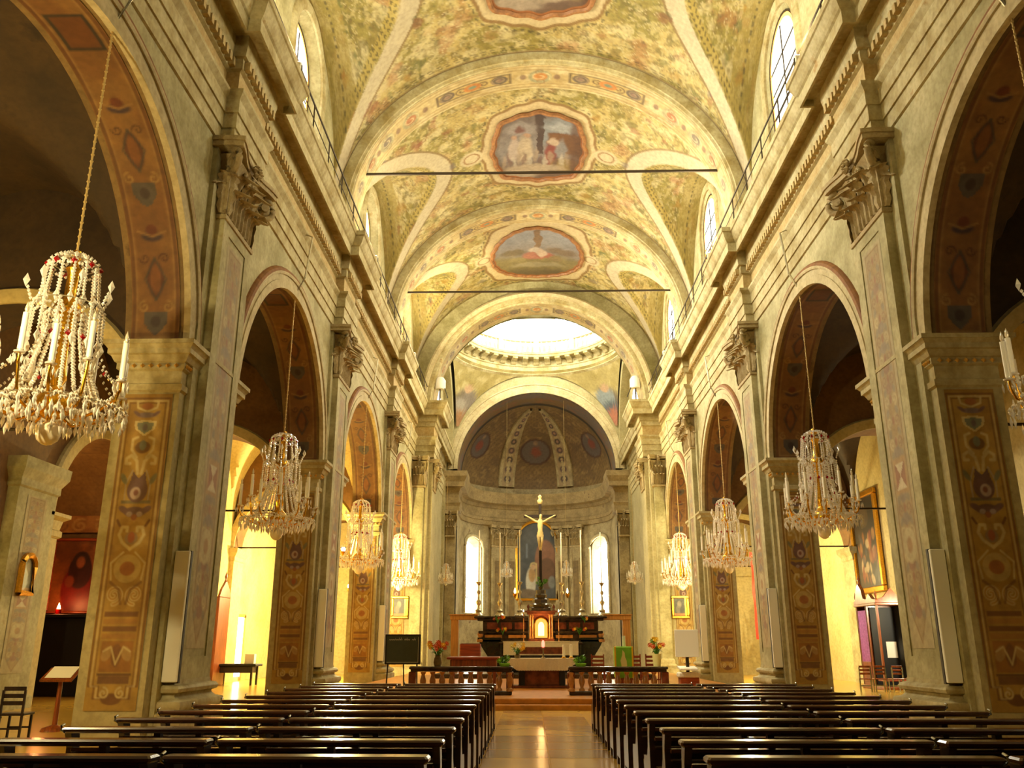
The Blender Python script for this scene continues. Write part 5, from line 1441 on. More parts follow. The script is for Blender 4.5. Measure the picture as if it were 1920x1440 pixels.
# high altar
YH = 42.0
ha = empty('high_altar', (-.05, YH, .46)); tag(ha, 'dark baroque marble high altar with stepped shelves and side doorways', 'altar')
Z = -.46
m = MB(); m.bbox(-1.85, 1.85, -.6, .6, 0, 1.22 , .03); m.build('mensa_block', M['marblegreen'], ha)
m = MB(); m.bbox(-1.95, 1.95, -.72, .6, 1.2, 1.3, .03); m.build('mensa', M['marble'], ha)
for s in (-1, 1):
    m = MB(); m.prism([(s * 1.85, 0), (s * 2.5, 0), (s * 2.35, .5), (s * 2.75, 1.1), (s * 2.95, 1.5), (s * 1.85, 1.5)], 'y', -.3, .6); m.build('flank', M['marblegreen'], ha)
    m = MB()
    for z0, z1, x1, d in ((1.3, 1.42, 2.85, .1), (1.42, 1.68, 2.75, .0), (1.68, 1.8, 2.9, .12), (1.8, 2.25, 2.7, -.1), (2.25, 2.36, 2.95, .06), (2.36, 2.46, 3.1, .14)):
        m.bbox(s * .55, s * x1, -.2 - d, .6, z0, z1, .02)
    m.build('shelf_steps', M['marble'], ha)
    for x in (.95, 1.6, 2.25):
        m = MB(); m.box(s * (x - .26), s * (x + .26), -.125, -.09, 1.88, 2.18); m.build('inlay_panel', M['marblered'], ha)
    for x in (1.1, 2.2):
        m = MB(); m.box(s * (x - .4), s * (x + .4), -.225, -.19, 1.48, 1.62); m.build('inlay_panel', M['marbleyellow'], ha)
    m = MB(); m.bbox(s * 3.85, s * 4.2, -.1, .3, -.1, 2.35, .02); m.bbox(s * 2.95, s * 4.25, -.14, .34, 2.3, 2.5, .02); m.bbox(s * 2.9, s * 4.3, -.18, .36, 2.5, 2.56, .01); m.build('door_surround', M['oak'], ha)
    # consoles at the ends
    m = MB(); m.lathe([(0, 0), (.18, .0), (.2, .1), (.1, .2), (.16, .35), (.08, .5), (0, .5)], 10, (s * 2.8, -.15, 1.3)); m.build('console', M['marbleyellow'], ha, 60)
# frontal
m = MB(); m.bbox(-1.72, 1.72, -.76, -.72, .72, 1.31, .01); m.bbox(-1.75, 1.75, -.78, .0, 1.3, 1.33, .01); ob = m.build('altar_frontal', M['linen']); ob.location = ha.location; tag(ob, 'white lace altar frontal with red middle panel on the high altar', 'cloth')
m = MB(); m.box(-1.0, 1.05, -.775, -.755, .78, 1.08); mm = m.build('red_panel', M['marblered'], ob)
# tabernacle
tb = empty('tabernacle', (-.02, YH - .1, .46 + 1.33)); tag(tb, 'domed marble tabernacle with a glowing golden door on the high altar', 'tabernacle')
m = MB(); m.bbox(-.62, .62, -.32, .4, 0, .12, .02); m.bbox(-.5, .5, -.05, .4, .12, 1.35, .02); m.build('body', M['marblered'], tb)
m = MB(); pts = [(-.28, .16)] + arc(0, .75, .28, 14) + [(.28, .16)]
m.prism(pts, 'y', -.1, -.05); m.build('door', M['tabglow'], tb)
m = MB(); m.prism([(x * .5, .25 + (z - .16) * .72) for x, z in pts], 'y', -.11, -.1); m.build('door_panel', M['tabcore'], tb)
m = MB(); pth = [(-.31, .14)] + arc(0, .75, .31, 14) + [(.31, .14)]; m.tube([(x, -.12, z) for x, z in pth], .035, 6); m.build('door_frame', M['gold'], tb, 60)
for x in (-.52, -.4, .4, .52):
    m = MB(); m.lathe([(0, .12), (.06, .12), (.06, .18), (.04, .22), (.036, 1.05), (.06, 1.12), (.06, 1.2), (0, 1.2)], 10, (x, -.2, 0)); m.build('column', M['marbleyellow'], tb, 60)
m = MB(); m.bbox(-.66, .66, -.34, .4, 1.2, 1.3, .02); m.bbox(-.76, .76, -.4, .4, 1.3, 1.38, .02); m.build('cornice', M['marblered'], tb)
m = MB(); m.lathe([(.62, 1.38), (.6, 1.5), (.5, 1.56), (.52, 1.66), (.42, 1.74), (.4, 1.9), (.28, 1.98), (.3, 2.1), (.24, 2.16), (.24, 2.34), (.0, 2.36)], 8, (0, .1, 0)); m.build('dome', M['marble'], tb, 30)
for x in (-.6, .6):
    m = MB(); m.lathe([(0, 1.38), (.07, 1.38), (.03, 1.45), (.08, 1.55), (.02, 1.66), (0, 1.7)], 8, (x, -.2, 0)); m.build('finial', M['marblered'], tb, 60)
lamp('tabernacle_light', 'POINT', (-.02, YH - .75, 2.55), 30, (1, .6, .2), .08)

# candlesticks
def candlestick_mesh():
    k = MB(); k.lathe([(0, 0), (.24, 0), (.26, .05), (.2, .1), (.12, .2), (.16, .28), (.06, .36), (.05, .5), (.11, .6), (.12, .68), (.05, .78), (.04, 1.0), (.08, 1.08), (.09, 1.14), (.04, 1.22), (.035, 1.42), (.07, 1.48), (.13, 1.56), (.13, 1.6), (0, 1.6)], 12)
    for i in range(3): 
        a = 2 * PI * i / 3 + .5; k.tube([(.16 * math.cos(a), .16 * math.sin(a), .12), (.28 * math.cos(a), .28 * math.sin(a), .02), (.3 * math.cos(a), .3 * math.sin(a), -.0)], .035, 5)
    c = MB(); c.lathe([(0, 1.6), (.032, 1.6), (.028, 4.05), (0, 4.06)], 8)
    return k.data('stick', M['silver'], 60), c.data('taper', M['candle'], 60)
CS, CT = candlestick_mesh()
for i, x in enumerate((-2.95, -1.95, -1.0, 1.0, 1.95, 2.9)):
    o = empty('altar_candlestick', (x - .02, YH + .1, .46 + 2.46)); o.scale = (1, 1, .97 if i % 2 else 1.0)
    tag(o, 'tall bronze candlestick with long taper, %s in the row from the blackboard side' % ['first', 'second', 'third', 'fourth', 'fifth', 'sixth'][i], 'candlestick', 'altar candlesticks')
    link('stick', CS, o); link('taper', CT, o)
for s in (-1, 1):
    o = empty('altar_taper', (-.02 + s * .82, YH - .3, 1.76)); tag(o, 'thin lit taper beside the glowing tabernacle, %s' % ('blackboard side' if s < 0 else 'white lectern side'), 'candle', 'altar tapers')
    m = MB(); m.lathe([(0, 0), (.07, 0), (.03, .06), (.022, .1), (.02, 1.35), (0, 1.35)], 8); m.build('wax', M['marbleyellow'], o, 60)
    m = MB(); m.lathe([(0, 0), (.02, .04), (0, .12)], 6, (0, 0, 1.35)); m.build('flame', M['lampglow'], o)
    o = empty('sanctuary_lamp', (s * 1.25, YH + .2, 3.95)); tag(o, 'small hanging candle flame lamp before the altarpiece, %s' % ('blackboard side' if s < 0 else 'white lectern side'), 'lamp', 'hanging flame lamps')
    m = MB(); m.lathe([(0, -.2), (.04, -.16), (.1, -.02), (.11, .02), (.02, .02)], 10); m.build('cup', M['gold'], o, 60)
    m = MB(); m.lathe([(0, .02), (.05, .1), (.03, .2), (0, .3)], 8); m.build('flame', M['candleglow'], o, 60)
    m = MB(); m.tube([(s * .08, 0, .02), (s * .3, .4, .9), (s * .3, .9, 2.2)], .01, 4); m.build('chain', M['bronze'], o)
# crucifix with carved figure
cz = empty('crucifix', (-.02, YH + .05, .46 + 1.33 + 2.36)); tag(cz, 'tall dark wooden crucifix with a pale carved figure above the tabernacle', 'crucifix')
m = MB(); m.bbox(-.07, .07, -.04, .04, 0, 4.2, .01); m.bbox(-.8, .8, -.04, .04, 3.42, 3.56, .01); m.build('cross', M['darkwood'], cz)
m = MB(); m.lathe([(0, 4.05), (.1, 4.1), (.14, 4.25), (.06, 4.35), (.1, 4.45), (0, 4.55)], 8); m.build('finial', M['ivory'], cz, 60)
def skin_figure(name, verts, edges, radii, mat, parent, root=0, sub=2):
    me = bpy.data.meshes.new(name); me.from_pydata(verts, edges, []); me.materials.append(mat)
    o = link(name, me, parent)
    md = o.modifiers.new('skin', 'SKIN'); md.use_smooth_shade = True
    for i, v in enumerate(me.skin_vertices[0].data):
        v.radius = (radii[i] if isinstance(radii[i], tuple) else (radii[i], radii[i])); v.use_root = (i == root)
    sb = o.modifiers.new('smooth', 'SUBSURF'); sb.levels = sub; sb.render_levels = sub
    return o
cv_ = [(0, -.14, 2.6), (0, -.15, 2.8), (0, -.13, 3.05), (0, -.13, 3.22), (.02, -.15, 3.34), (.03, -.18, 3.46), (.04, -.18, 3.58),
       (-.17, -.12, 3.2), (-.42, -.1, 3.36), (-.68, -.08, 3.5), (-.76, -.08, 3.53), (.17, -.12, 3.2), (.42, -.1, 3.36), (.68, -.08, 3.5), (.76, -.08, 3.53),
       (-.08, -.16, 2.55), (-.07, -.24, 2.25), (-.04, -.14, 1.92), (-.03, -.18, 1.82), (.08, -.16, 2.55), (.08, -.25, 2.24), (.03, -.14, 1.92), (.03, -.19, 1.81)]
ce = [(0, 1), (1, 2), (2, 3), (3, 4), (4, 5), (5, 6), (3, 7), (7, 8), (8, 9), (9, 10), (3, 11), (11, 12), (12, 13), (13, 14), (0, 15), (15, 16), (16, 17), (17, 18), (0, 19), (19, 20), (20, 21), (21, 22)]
crd = [(.13, .09), (.11, .08), (.15, .1), (.13, .08), .05, .085, .06, .06, .045, .035, .03, .06, .045, .035, .03, .085, .065, .04, .03, .085, .065, .04, .03]
skin_figure('carved_figure', cv_, ce, crd, M['ivory'], cz)
m = MB(); m.lathe([(.16, 0), (.17, .1), (.14, .22), (.15, .26)], 12, (0, -.14, 2.44), sy=.75); m.build('loincloth', M['ivory'], cz, 60)

# ================================================================== flowers, pots and things round the altar
def bouquet(o, z, spread, n, cols, seed, stemr=.008, hh=.35):
    rnd = random.Random(seed)
    for i in range(n):
        a = rnd.uniform(0, 2 * PI); r_ = spread * math.sqrt(rnd.random()); zz = z + hh * rnd.uniform(.45, 1.0)
        k = MB(); k.tube([(0, 0, z - .12), (r_ * .4 * math.cos(a), r_ * .4 * math.sin(a), z + .1), (r_ * math.cos(a), r_ * math.sin(a), zz)], stemr, 4); k.build('stem', M['leaf'], o)
        f = MB(); c = (r_ * math.cos(a), r_ * math.sin(a), zz)
        for j in range(8):
            b = 2 * PI * j / 8; d = .055
            f.add([c, (c[0] + d * math.cos(b - .3), c[1] - .02, c[2] + d * math.sin(b - .3)), (c[0] + d * 1.5 * math.cos(b), c[1] - .03, c[2] + d * 1.5 * math.sin(b)), (c[0] + d * math.cos(b + .3), c[1] - .02, c[2] + d * math.sin(b + .3))], [(0, 1, 2, 3)])
        f.octa((c[0], c[1] - .03, c[2]), .035, .035); f.build('flower', M[rnd.choice(cols)], o)
    k = MB()
    for i in range(14):
        a = rnd.uniform(0, 2 * PI); L = spread * rnd.uniform(.6, 1.2); zz = z + rnd.uniform(0, .25)
        p = Vector((L * math.cos(a), L * math.sin(a), zz)); sd_ = Vector((-math.sin(a), math.cos(a), 0)) * .035
        q = p * .5 + Vector((0, 0, z * .5 + .08))
        k.add([(0, 0, z - .05), tuple(q + sd_), tuple(p), tuple(q - sd_)], [(0, 1, 2, 3)])
    k.build('leaves', M['leaf'], o)
vs = empty('flower_vase', (-3.15, 25.6, 1.04)); tag(vs, 'vase of sunflowers and red flowers on the altar rail, blackboard side', 'vase')
m = MB(); m.lathe([(0, 0), (.09, 0), (.12, .1), (.1, .22), (.07, .27), (.09, .3), (.075, .3), (.05, .25), (0, .1)], 14); m.build('vase_body', M['bronze'], vs, 60); bouquet(vs, .3, .28, 16, ['yellowflower', 'orangeflower', 'orangeflower'], 3)
vs = empty('flower_vase', (3.05, 25.6, 1.04)); tag(vs, 'tall clear vase of tulips and a sunflower on the altar rail, white lectern side', 'vase')
m = MB(); m.lathe([(0, 0), (.1, 0), (.11, .1), (.13, .34), (.12, .34), (.1, .1), (0, .02)], 14); m.build('vase_body', M['creamflower'], vs, 60); bouquet(vs, .34, .2, 12, ['yellowflower', 'orangeflower', 'leaf'], 5, .012, .4)
for x, lb in ((-1.25, 'blackboard side'), (.9, 'white lectern side')):
    o = empty('leafy_pot', (x, 25.6, 1.04)); tag(o, 'low bright green leafy pot on the altar rail end, %s' % lb, 'plant', 'green pots on the altar rails')
    m = MB(); m.lathe([(0, 0), (.12, 0), (.16, .07), (.15, .09), (0, .09)], 14); m.build('bowl', M['limecloth'], o, 60); bouquet(o, .1, .2, 5, ['leaf', 'limecloth'], 9, .006, .12)
# on the altar table
zt = ZPF + .925
o = empty('table_bouquet', (-.95, 29.8, zt)); tag(o, 'bouquet of yellow and white flowers on the altar table', 'flowers')
m = MB(); m.lathe([(0, 0), (.08, 0), (.1, .08), (.06, .14), (0, .14)], 12); m.build('bowl', M['bronze'], o, 60); bouquet(o, .14, .24, 16, ['creamflower', 'yellowflower', 'paper'], 12, .006, .3)
for x in (.58, .82):
    o = empty('altar_candle', (x, 29.8, zt)); tag(o, 'thick ivory candle on the altar table, %s of the pair' % ('inner' if x < .7 else 'outer'), 'candle', 'pair of ivory candles')
    m = MB(); m.lathe([(0, 0), (.07, 0), (.07, .03), (.05, .05), (0, .05)], 12); m.build('holder', M['gold'], o, 60); m = MB(); m.lathe([(0, .05), (.045, .05), (.045, .42), (0, .43)], 12); m.build('wax', M['candle'], o, 60)
o = empty('red_lamp', (-.1, 29.75, zt)); tag(o, 'small red glass lamp on a stem in the middle of the altar table', 'lamp')
m = MB(); m.lathe([(0, 0), (.1, 0), (.03, .05), (.02, .3), (.06, .33), (0, .34)], 10); m.build('stand', M['bronze'], o, 60); m = MB(); m.lathe([(0, .34), (.05, .36), (.055, .48), (.03, .56), (0, .57)], 10); m.build('glass', M['redglow'], o, 60)
o = empty('tabernacle_plant', (-.02, YH + .0, .46 + 1.33 + 2.36)); o.location.y -= .2; tag(o, 'small green plant on top of the tabernacle dome', 'plant'); 
m = MB(); m.lathe([(0, 0), (.1, 0), (.13, .12), (0, .12)], 10); m.build('pot', M['marblegreen'], o, 60); bouquet(o, .12, .38, 8, ['leaf', 'leaf'], 21, .012, .4)
rnd = random.Random(4)
for i, (x, z) in enumerate(((-2.05, 2.72), (2.0, 2.72), (-1.8, 2.2), (1.75, 2.2))):
    o = empty('altar_posy', (x, YH - .42, z)); tag(o, 'small orange flower posy on the %s altar shelf, %s' % ('upper' if z > 2.5 else 'lower', 'blackboard side' if x < 0 else 'white lectern side'), 'flowers', 'posies on the altar shelves')
    bouquet(o, .0, .3, 5, ['orangeflower', 'yellowflower'], 30 + i, .008, .16)
# seats and desk in the presbytery
def chair_meshes(mat, seatmat=None, tall=.95):
    D = []
    for x in (-.2, .17):
        k = MB(); k.box(x, x + .035, -.2, -.165, 0, .45); D.append(('leg', k.data('leg', mat)))
        k = MB(); k.box(x, x + .035, .17, .205, 0, tall); D.append(('leg', k.data('leg', mat)))
    k = MB(); k.bbox(-.22, .22, -.22, .21, .43, .47, .01); D.append(('seat', k.data('seat', seatmat or mat)))
    for z in (.6, .72, .84):
        k = MB(); k.bbox(-.19, .19, .17, .19, z, z + .07, .005); D.append(('back_slat', k.data('back_slat', seatmat or mat)))
    k = MB(); k.box(-.18, .18, -.19, -.175, .2, .23); D.append(('stretcher', k.data('stretcher', mat)))
    k = MB(); k.box(-.18, .18, .175, .19, .2, .23); D.append(('stretcher', k.data('stretcher', mat)))
    return D
CHR = chair_meshes(M['redwood'], M['redwood']); CHD = chair_meshes(M['steel'], M['walnut'], .85); CHK = chair_meshes(M['darkwood'], M['darkwood'], .85)
def chair(D, x, y, z, rz, label, group, scl=1.0):
    o = empty('chair', (x, y, z), rz); o.scale = (scl,) * 3; tag(o, label, 'chair', group)
    for n, me in D: link(n, me, o)
chair(CHR, 1.75, 30.5, ZPF, 0, 'reddish wooden chair behind the altar rail, nearest the altar table', 'presbytery chairs', 1.1)
chair(CHR, 3.0, 30.6, ZPF, 0, 'reddish wooden chair behind the altar rail, next to the green lectern cloth', 'presbytery chairs', 1.1)
chair(CHR, 3.6, 30.6, ZPF, 0, 'reddish wooden chair behind the altar rail, nearest the tulip vase', 'presbytery chairs', 1.1)
o = empty('celebrant_seat', (-2.75, 33.0, ZPF)); tag(o, 'red upholstered celebrant seat in front of the dark high altar flank', 'chair')
m = MB(); m.bbox(-.4, .4, .3, .4, .9, 1.4, .04); m.build('backrest', M['redwood'], o); m = MB(); m.bbox(-.4, .4, -.35, .35, .5, .62, .03); m.build('seat', M['redwood'], o)
for x in (-.36, .3):
    for y in (-.32, .28):
        m = MB(); m.box(x, x + .06, y, y + .06, 0, .52 if y < 0 else .95); m.build('leg', M['walnut'], o)
o = empty('credence_table', (-2.25, 27.6, ZPF)); tag(o, 'reddish brown wooden table behind the altar rail, blackboard side', 'table')
m = MB(); m.bbox(-.8, .8, -.4, .4, .92, 1.0, .02); m.build('table_top', M['redwood'], o); m = MB(); m.bbox(-.7, .7, -.32, .32, .7, .92, .02); m.build('apron', M['walnut'], o)
for x in (-.68, .6):
    for y in (-.3, .22):
        m = MB(); m.box(x, x + .08, y, y + .08, 0, .7); m.build('leg', M['walnut'], o)
# green lectern cloth
o = empty('green_lectern', (2.2, 26.6, ZPF)); tag(o, 'lectern wrapped in lime green cloth with a pale flame emblem behind the altar rail', 'lectern')
m = MB(); m.bbox(-.24, .24, -.2, .2, 0, .8, .03); m.build('pedestal', M['walnut'], o)
m = MB(); m.bbox(-.26, .26, -.23, .2, .42, 1.3, .03); m.build('green_cloth', M['limecloth'], o)
m = MB(); pts = [(0, .62), (.09, .75), (.08, .9), (.04, 1.0), (.03, 1.12), (-.03, 1.2), (-.05, 1.05), (-.1, .9), (-.07, .74)]; m.prism(pts, 'y', -.24, -.228); m.build('flame_emblem', M['creamflower'], o)
for x in (-.27, .23):
    m = MB(); m.bbox(x, x + .05, -.236, -.2, .42, 1.3, .008); m.build('yellow_edge', M['yellowflower'], o)
m = MB(); m.lathe([(0, 0), (.05, 0), (.05, .3), (0, .3)], 10, (.05, .1, 1.3)); m.build('candle', M['candle'], o, 60)
# white lectern
o = empty('white_lectern', (3.85, 25.2, ZPF)); tag(o, 'bright white lectern with raised white board and open book beside the lit pillar', 'lectern')
m = MB(); m.bbox(-.26, .26, -.18, .2, 0, .5, .02); m.build('wood_base', M['redwood'], o)
m = MB(); m.bbox(-.3, .3, -.2, .22, .48, .62, .03); m.build('white_cover', M['linen'], o)
m = MB(); m.box(-.04, .04, .04, .12, .6, 1.25); m.build('post', M['iron'], o)
k = MB(); k.prism([(-.3, .68), (.3, .74), (.28, .78), (-.3, .72)], 'x', -.26, .22); bk = k.build('open_book', M['paper'], o)
k = MB(); k.bbox(-.33, .33, .0, .03, 1.02, 1.75, .01); bd = k.build('white_board', M['paper'], o)
# blackboard
o = empty('blackboard', (-4.38, 27.2, ZPF)); tag(o, 'green slate blackboard with chalk writing on an easel beside the crossing pier', 'blackboard')
m = MB(); m.box(-.5, .5, -.015, .015, .82, 1.62); m.build('slate', M['board'], o)
m = MB()
for (x0, x1, z0, z1) in ((-.54, .54, .78, .83), (-.54, .54, 1.6, 1.65), (-.54, -.49, .8, 1.62), (.49, .54, .8, 1.62)): m.bbox(x0, x1, -.03, .03, z0, z1, .008)
m.build('frame', M['black'], o)
m = MB()
for (x0, x1, z0, z1) in ((-.48, .48, .835, .845), (.465, .475, .84, 1.58)): m.box(x0, x1, -.018, -.016, z0, z1)
m.build('edge_line', M['chalk'], o)
m = MB(); rr = random.Random(2); x = -.42
pts = []
while x < .36:
    h_ = rr.choice((.03, .05, .08)); pts = [(x, -.019, 1.48), (x + .015, -.019, 1.48 + h_), (x + .035, -.019, 1.475), (x + .05, -.019, 1.5)]
    if not (-.02 < x < .03 or .2 < x < .24): m.tube(pts, .006, 4)
    x += .058
m.build('chalk_writing', M['chalk'], o)
for x in (-.42, .42):
    m = MB(); m.tube([(x, .03, 1.62), (x * 1.1, -.02, 0)], .022, 5); m.build('leg', M['darkwood'], o)
m = MB(); m.tube([(0, .05, 1.5), (0, .5, 0)], .022, 5); m.build('leg', M['darkwood'], o)
# pictures on the crossing piers
for s in (-1, 1):
    picture('pier_picture', 'small gilt framed dark picture on the brightly lit crossing pier, %s' % ('blackboard side' if s < 0 else 'white lectern side'), .7, .95, station_canvas(8 + s), (s * 7.9, YX0 - .1, 3.2), 0, .14, False)

# ================================================================== right aisle: big painting, confessional, chairs
cv = Canvas(2.7, 3.9, .05, S(60, 48, 34)); cv.blotch(1.2, S(38, 30, 24), .4, .6, .9, 4)
rs = np.random.RandomState(8)
for i in range(34):
    cv.ell(rs.uniform(.3, 2.4), rs.uniform(.3, 2.3), rs.uniform(.07, .2), rs.uniform(.12, .4), [S(170, 120, 70), S(130, 60, 40), S(190, 166, 130), S(80, 76, 80), S(150, 96, 50)][rs.randint(5)], .8, rs.uniform(-.6, .6))
cv.ell(1.3, 3.1, .5, .5, S(90, 70, 44), .8); cv.noise(4, .35, 6)
picture('aisle_painting', 'large dark figure painting in a gilt frame on the yellow lit aisle wall', 2.7, 3.9, cv, (14.44, 38.9, 4.05), -PI / 2, .24, False, None, 'painting', .14)
o = empty('confessional', (13.4, 35.6, 0)); tag(o, 'carved walnut confessional with violet curtain and dark open side below the gilt painting', 'confessional')
m = MB(); m.box(.5, .58, -1.1, 1.1, 0, 3.2); m.box(-.6, .58, 1.04, 1.1, 0, 3.2); m.bbox(-.66, .6, -1.14, 1.14, 0, .12, .02); m.box(-.6, .55, .0, .06, 0, 3.1); m.build('carcass', M['walnut'], o)
m = MB(); m.box(-.6, -.54, -1.1, -.98, .1, 3.1); m.box(-.6, -.54, .98, 1.1, .1, 3.1); m.box(-.6, -.54, -.04, .08, .1, 3.1); m.build('front_posts', M['walnut'], o)
m = MB(); m.bbox(-.6, -.54, .08, .98, .1, 1.0, .02); m.bbox(-.63, -.6, .2, .86, .25, .85, .02); m.build('front_door', M['walnut'], o)
m = MB(); m.prism([(-1.14, 3.1), (1.14, 3.1), (1.14, 3.3), (.95, 3.35), (.8, 3.75), (.52, 4.0), (.24, 3.75), (.1, 3.4), (-.2, 3.35), (-.5, 3.55), (-.8, 3.35), (-1.14, 3.3)], 'x', -.64, -.5); m.bbox(-.66, .6, -1.16, 1.16, 3.1, 3.2, .02); m.build('carved_gable', M['walnut'], o)
m = MB(); m.prism([(-.6, 3.1), (.58, 3.1), (.58, 3.3), (.3, 3.4), (.0, 3.75), (-.3, 3.4), (-.6, 3.3)], 'y', -1.12, -1.02); m.build('side_gable', M['walnut'], o)
for y in (-1.08, .52, 1.08):
    m = MB(); m.lathe([(0, 0), (.07, 0), (.03, .08), (.06, .18), (.02, .3), (0, .4)], 8, (-.57, y, 3.3 if abs(y) > .8 else 3.98)); m.build('finial', M['walnut'], o, 60)
k = MB(); rows = []
for i in range(41):
    y = .1 + .86 * i / 40; w_ = .03 * math.sin(i * 1.25); rows.append([(-.57 + w_, y, 1.0), (-.57 + w_ * .8, y, 2.0), (-.57 + w_ * .5, y, 2.95)])
k.rings(rows, cap=False, close=False); k.build('curtain', M['purple'], o, 80)
m = MB(); m.box(.44, .5, -1.0, 0, .1, 3.1); m.box(-.5, .5, -.1, -.04, .1, 3.05); m.build('dark_lining', M['black'], o)
m = MB(); m.box(.0, .4, -.115, -.105, 1.15, 1.75); m.build('paper_notice', M['paper'], o)
m = MB(); m.bbox(-.55, .45, -.9, -.3, .3, .36, .02); m.build('kneeler', M['redwood'], o)
for i in range(5):
    chair(CHD, 11.6 + .55 * i, 33.2 + .1 * (i % 2), 0, PI + .15 * (i - 2), 'wooden chair with steel legs before the confessional, %s from the nave' % ['first', 'second', 'third', 'fourth', 'fifth'][i], 'chairs before the confessional')
m = MB(); rows = [[(10.75 + .02 * math.sin(i), 45.0 + .12 * math.sin(i * .9), z), (10.75 + .34 + .03 * math.sin(i * 1.3), 45.0 + .1 * math.cos(i), z)] for i, z in enumerate(np.linspace(1.9, 6.2, 18))]
m.rings([[r_[0], r_[1], (r_[1][0], r_[1][1] + .04, r_[1][2]), (r_[0][0], r_[0][1] + .04, r_[0][2])] for r_ in rows]); tag(m.build('red_banner', M['banner'], None, 60), 'long narrow red cloth hanging in the dark aisle behind the third chandelier', 'banner')

# ================================================================== left aisle: door, table, chairs, lectern, confessional
m = MB(); m.box(-14.5, -14.44, 42.0, 43.1, .2, 2.9); d_ = struct(m.build('door_1', M['glowpane']), 'narrow bright glazed door in the yellow lit aisle wall', 'door')
m = MB(); m.box(-14.52, -14.4, 41.85, 42.0, .0, 3.05); m.box(-14.52, -14.4, 43.1, 43.25, 0, 3.05); m.box(-14.52, -14.4, 41.85, 43.25, 2.9, 3.05); m.build('door_frame', M['oak'], d_)
o = empty('aisle_table', (-13.0, 38.4, 0)); tag(o, 'dark table in the side aisle behind the second chandelier', 'table')
m = MB(); m.bbox(-.9, .9, -.5, .5, .76, .86, .02); m.build('table_top', M['black'], o); m = MB(); m.bbox(-.7, .7, -.35, .35, .5, .76, .02); m.build('apron', M['darkwood'], o)
for x in (-.75, .67):
    for y in (-.42, .34):
        m = MB(); m.box(x, x + .08, y, y + .08, 0, .76); m.build('leg', M['darkwood'], o)
m = MB(); m.bbox(-.2, .2, -.15, .15, 0, .4, .01); ob = m.build('leaflet_box', M['paper']); ob.location = (-12.5, 38.4, .86); tag(ob, 'pale leaflet box on the dark aisle table', 'box')
o = empty('aisle_cabinet', (-14.05, 37.7, 0)); tag(o, 'tall narrow carved reddish confessional post against the aisle wall', 'confessional')
m = MB(); m.bbox(-.4, .4, -.5, .9, 0, 3.6, .03); m.build('carcass', M['walnut'], o)
m = MB(); m.prism([(-.5, 3.6), (.9, 3.6), (.7, 3.9), (.2, 4.3), (-.3, 3.9)], 'x', .3, .4); m.build('carved_gable', M['walnut'], o); m = MB(); m.lathe([(0, 0), (.08, 0), (.03, .1), (.07, .2), (0, .45)], 8, (.35, .2, 4.25)); m.build('finial', M['walnut'], o, 60)
rr = random.Random(11)
for i in range(8):
    chair(CHK, -9.6 - (i % 4) * .62, 15.0 + (i // 4) * 1.0 + .1 * rr.random(), 0, PI + rr.uniform(-.15, .15), 'dark wooden chair in the unlit aisle, %s row, %s from the pier' % (['front', 'back'][i // 4], ['first', 'second', 'third', 'fourth'][i % 4]), 'chairs in the unlit aisle', 1.0)
o = empty('book_stand', (-9.85, 17.9, 0)); tag(o, 'wooden book stand with open white pages in the unlit aisle', 'lectern')
m = MB(); m.lathe([(0, 0), (.25, 0), (.22, .06), (.05, .12), (.04, .95), (0, .95)], 12); m.build('post', M['walnut'], o, 60)
m = MB(); m.prism([(-.2, .92), (.2, 1.15), (.18, 1.18), (-.22, .95)], 'x', -.32, .32); m.build('desk', M['walnut'], o)
m = MB(); m.prism([(-.14, .985), (.17, 1.19), (.165, 1.2), (-.145, 1.0)], 'x', -.26, .26); m.build('open_book', M['paper'], o)

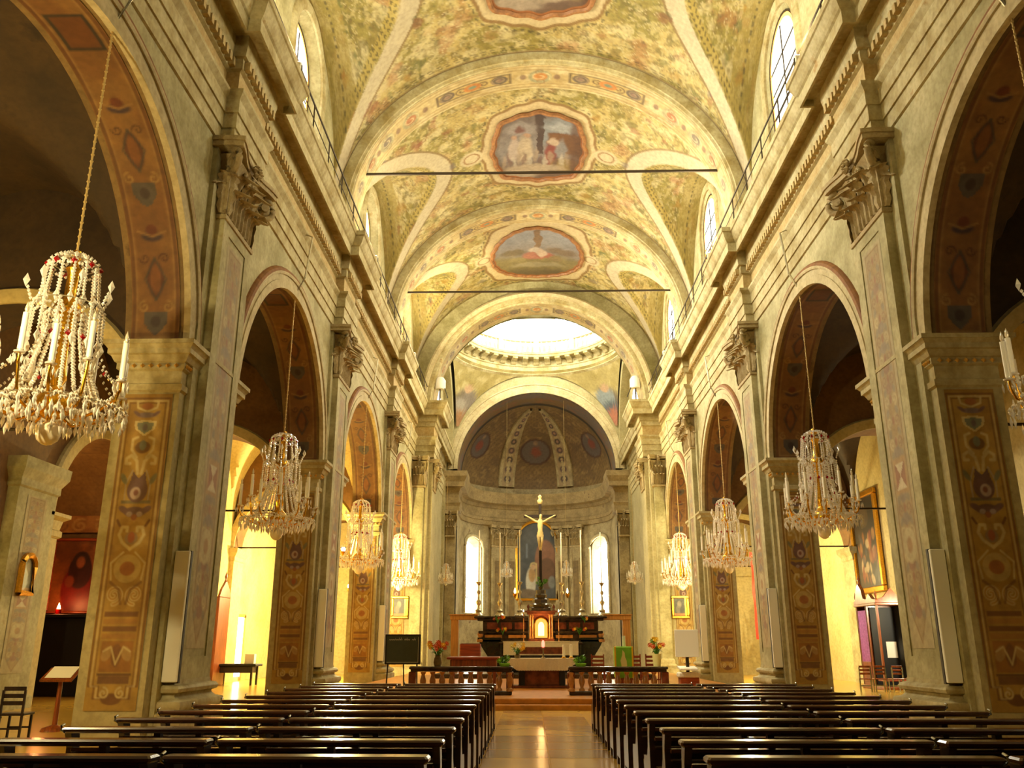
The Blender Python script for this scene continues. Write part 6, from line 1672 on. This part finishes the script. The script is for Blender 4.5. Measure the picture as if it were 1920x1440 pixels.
# ================================================================== wall lamps of the aisles
def wall_lamp(x, y, z, s, power, color, label, size=.12):
    o = empty('wall_lamp', (x, y, z)); tag(o, label, 'lamp', 'aisle wall lamps')
    k = MB(); k.lathe([(0, -.12), (.06, -.1), (.12, .05), (.13, .08), (0, .08)], 12, (0, 0, 0)); k.build('bowl', M['gold'], o, 60)
    k = MB(); k.lathe([(0, .06), (.09, .1), (.1, .18), (.06, .26), (0, .28)], 12); k.build('glass_bulb', M['lampglow'], o, 60)
    k = MB(); k.tube([(s * .3, 0, -.05), (0, 0, -.1)], .02, 5); k.build('arm', M['bronze'], o)
    lamp('wall_lamp_light', 'POINT', (x - s * .15, y - .1, z + .45), power, color, size)
wall_lamp(-8.0, 7.85, 6.0, -1, 900, (1, .8, .4), 'added gilt wall lamp on the pier outside the view, red-lit chapel side')  # added to light the near chandelier and pier from the front
wall_lamp(8.0, 7.85, 6.0, 1, 70, (1, .84, .5), 'added gilt wall lamp on the pier outside the view, confessional side')  # added to brighten the near chandelier candles on this side
wall_lamp(-14.2, 13.0, 4.2, -1, 600, WARM2, 'gilt wall lamp in the aisle outside the view, blackboard side')
wall_lamp(-9.3, 30.95, 3.4, 1, 200, WARM2, 'gilt wall lamp behind the middle pier, red-lit chapel side')
wall_lamp(-8.95, 39.2, 5.6, 1, 600, WARM2, 'gilt wall lamp lighting the yellow aisle bay behind the second chandelier')
lamp('chapel_lamp', 'POINT', (-16.4, 27.2, 7.2), 90, (1, .6, .2), .1)
wall_lamp(-9.3, 42.7, 4.2, 1, 3000, (1, .82, .36), 'gilt wall lamp behind the farthest full pier, red-lit chapel side')
wall_lamp(9.3, 42.7, 4.2, -1, 1300, (1, .84, .4), 'gilt wall lamp behind the farthest full pier, confessional side')
wall_lamp(14.2, 33.0, 2.6, 1, 260, WARM, 'gilt wall lamp on the aisle wall near the confessional, hidden by the pier')

# added spots in mid-air without fixtures, brightening altar steps, piers, lectern and lunette
lamp('added_altar_spot', 'SPOT', (6.3, 30.8, 16.4), 2600, (1.0, .8, .4), .15, (-.3, 22.8, 0), 34)
lamp('added_altar_spot', 'SPOT', (-6.3, 30.8, 16.4), 1800, (1.0, .8, .4), .15, (.3, 27.5, 0.6), 40)
lamp('added_lectern_spot', 'SPOT', (-6.3, 31.2, 16.4), 15000, (1.0, .84, .48), .15, (7.2, 50.0, 4.0), 26)
lamp('added_lectern_spot', 'SPOT', (6.3, 31.2, 16.4), 6000, (1.0, .84, .48), .15, (-7.6, 50.2, 4.5), 20)
lamp('added_lunette_spot', 'SPOT', (-5.6, 41.9, 16.3), 2400, (1.0, .86, .5), .2, (-5.2, 46.6, 21.4), 60)
lamp('added_lectern_spot', 'SPOT', (-6.3, 19.2, 16.4), 5000, (1.0, .9, .6), .1, (3.85, 25.2, 1.2), 9)
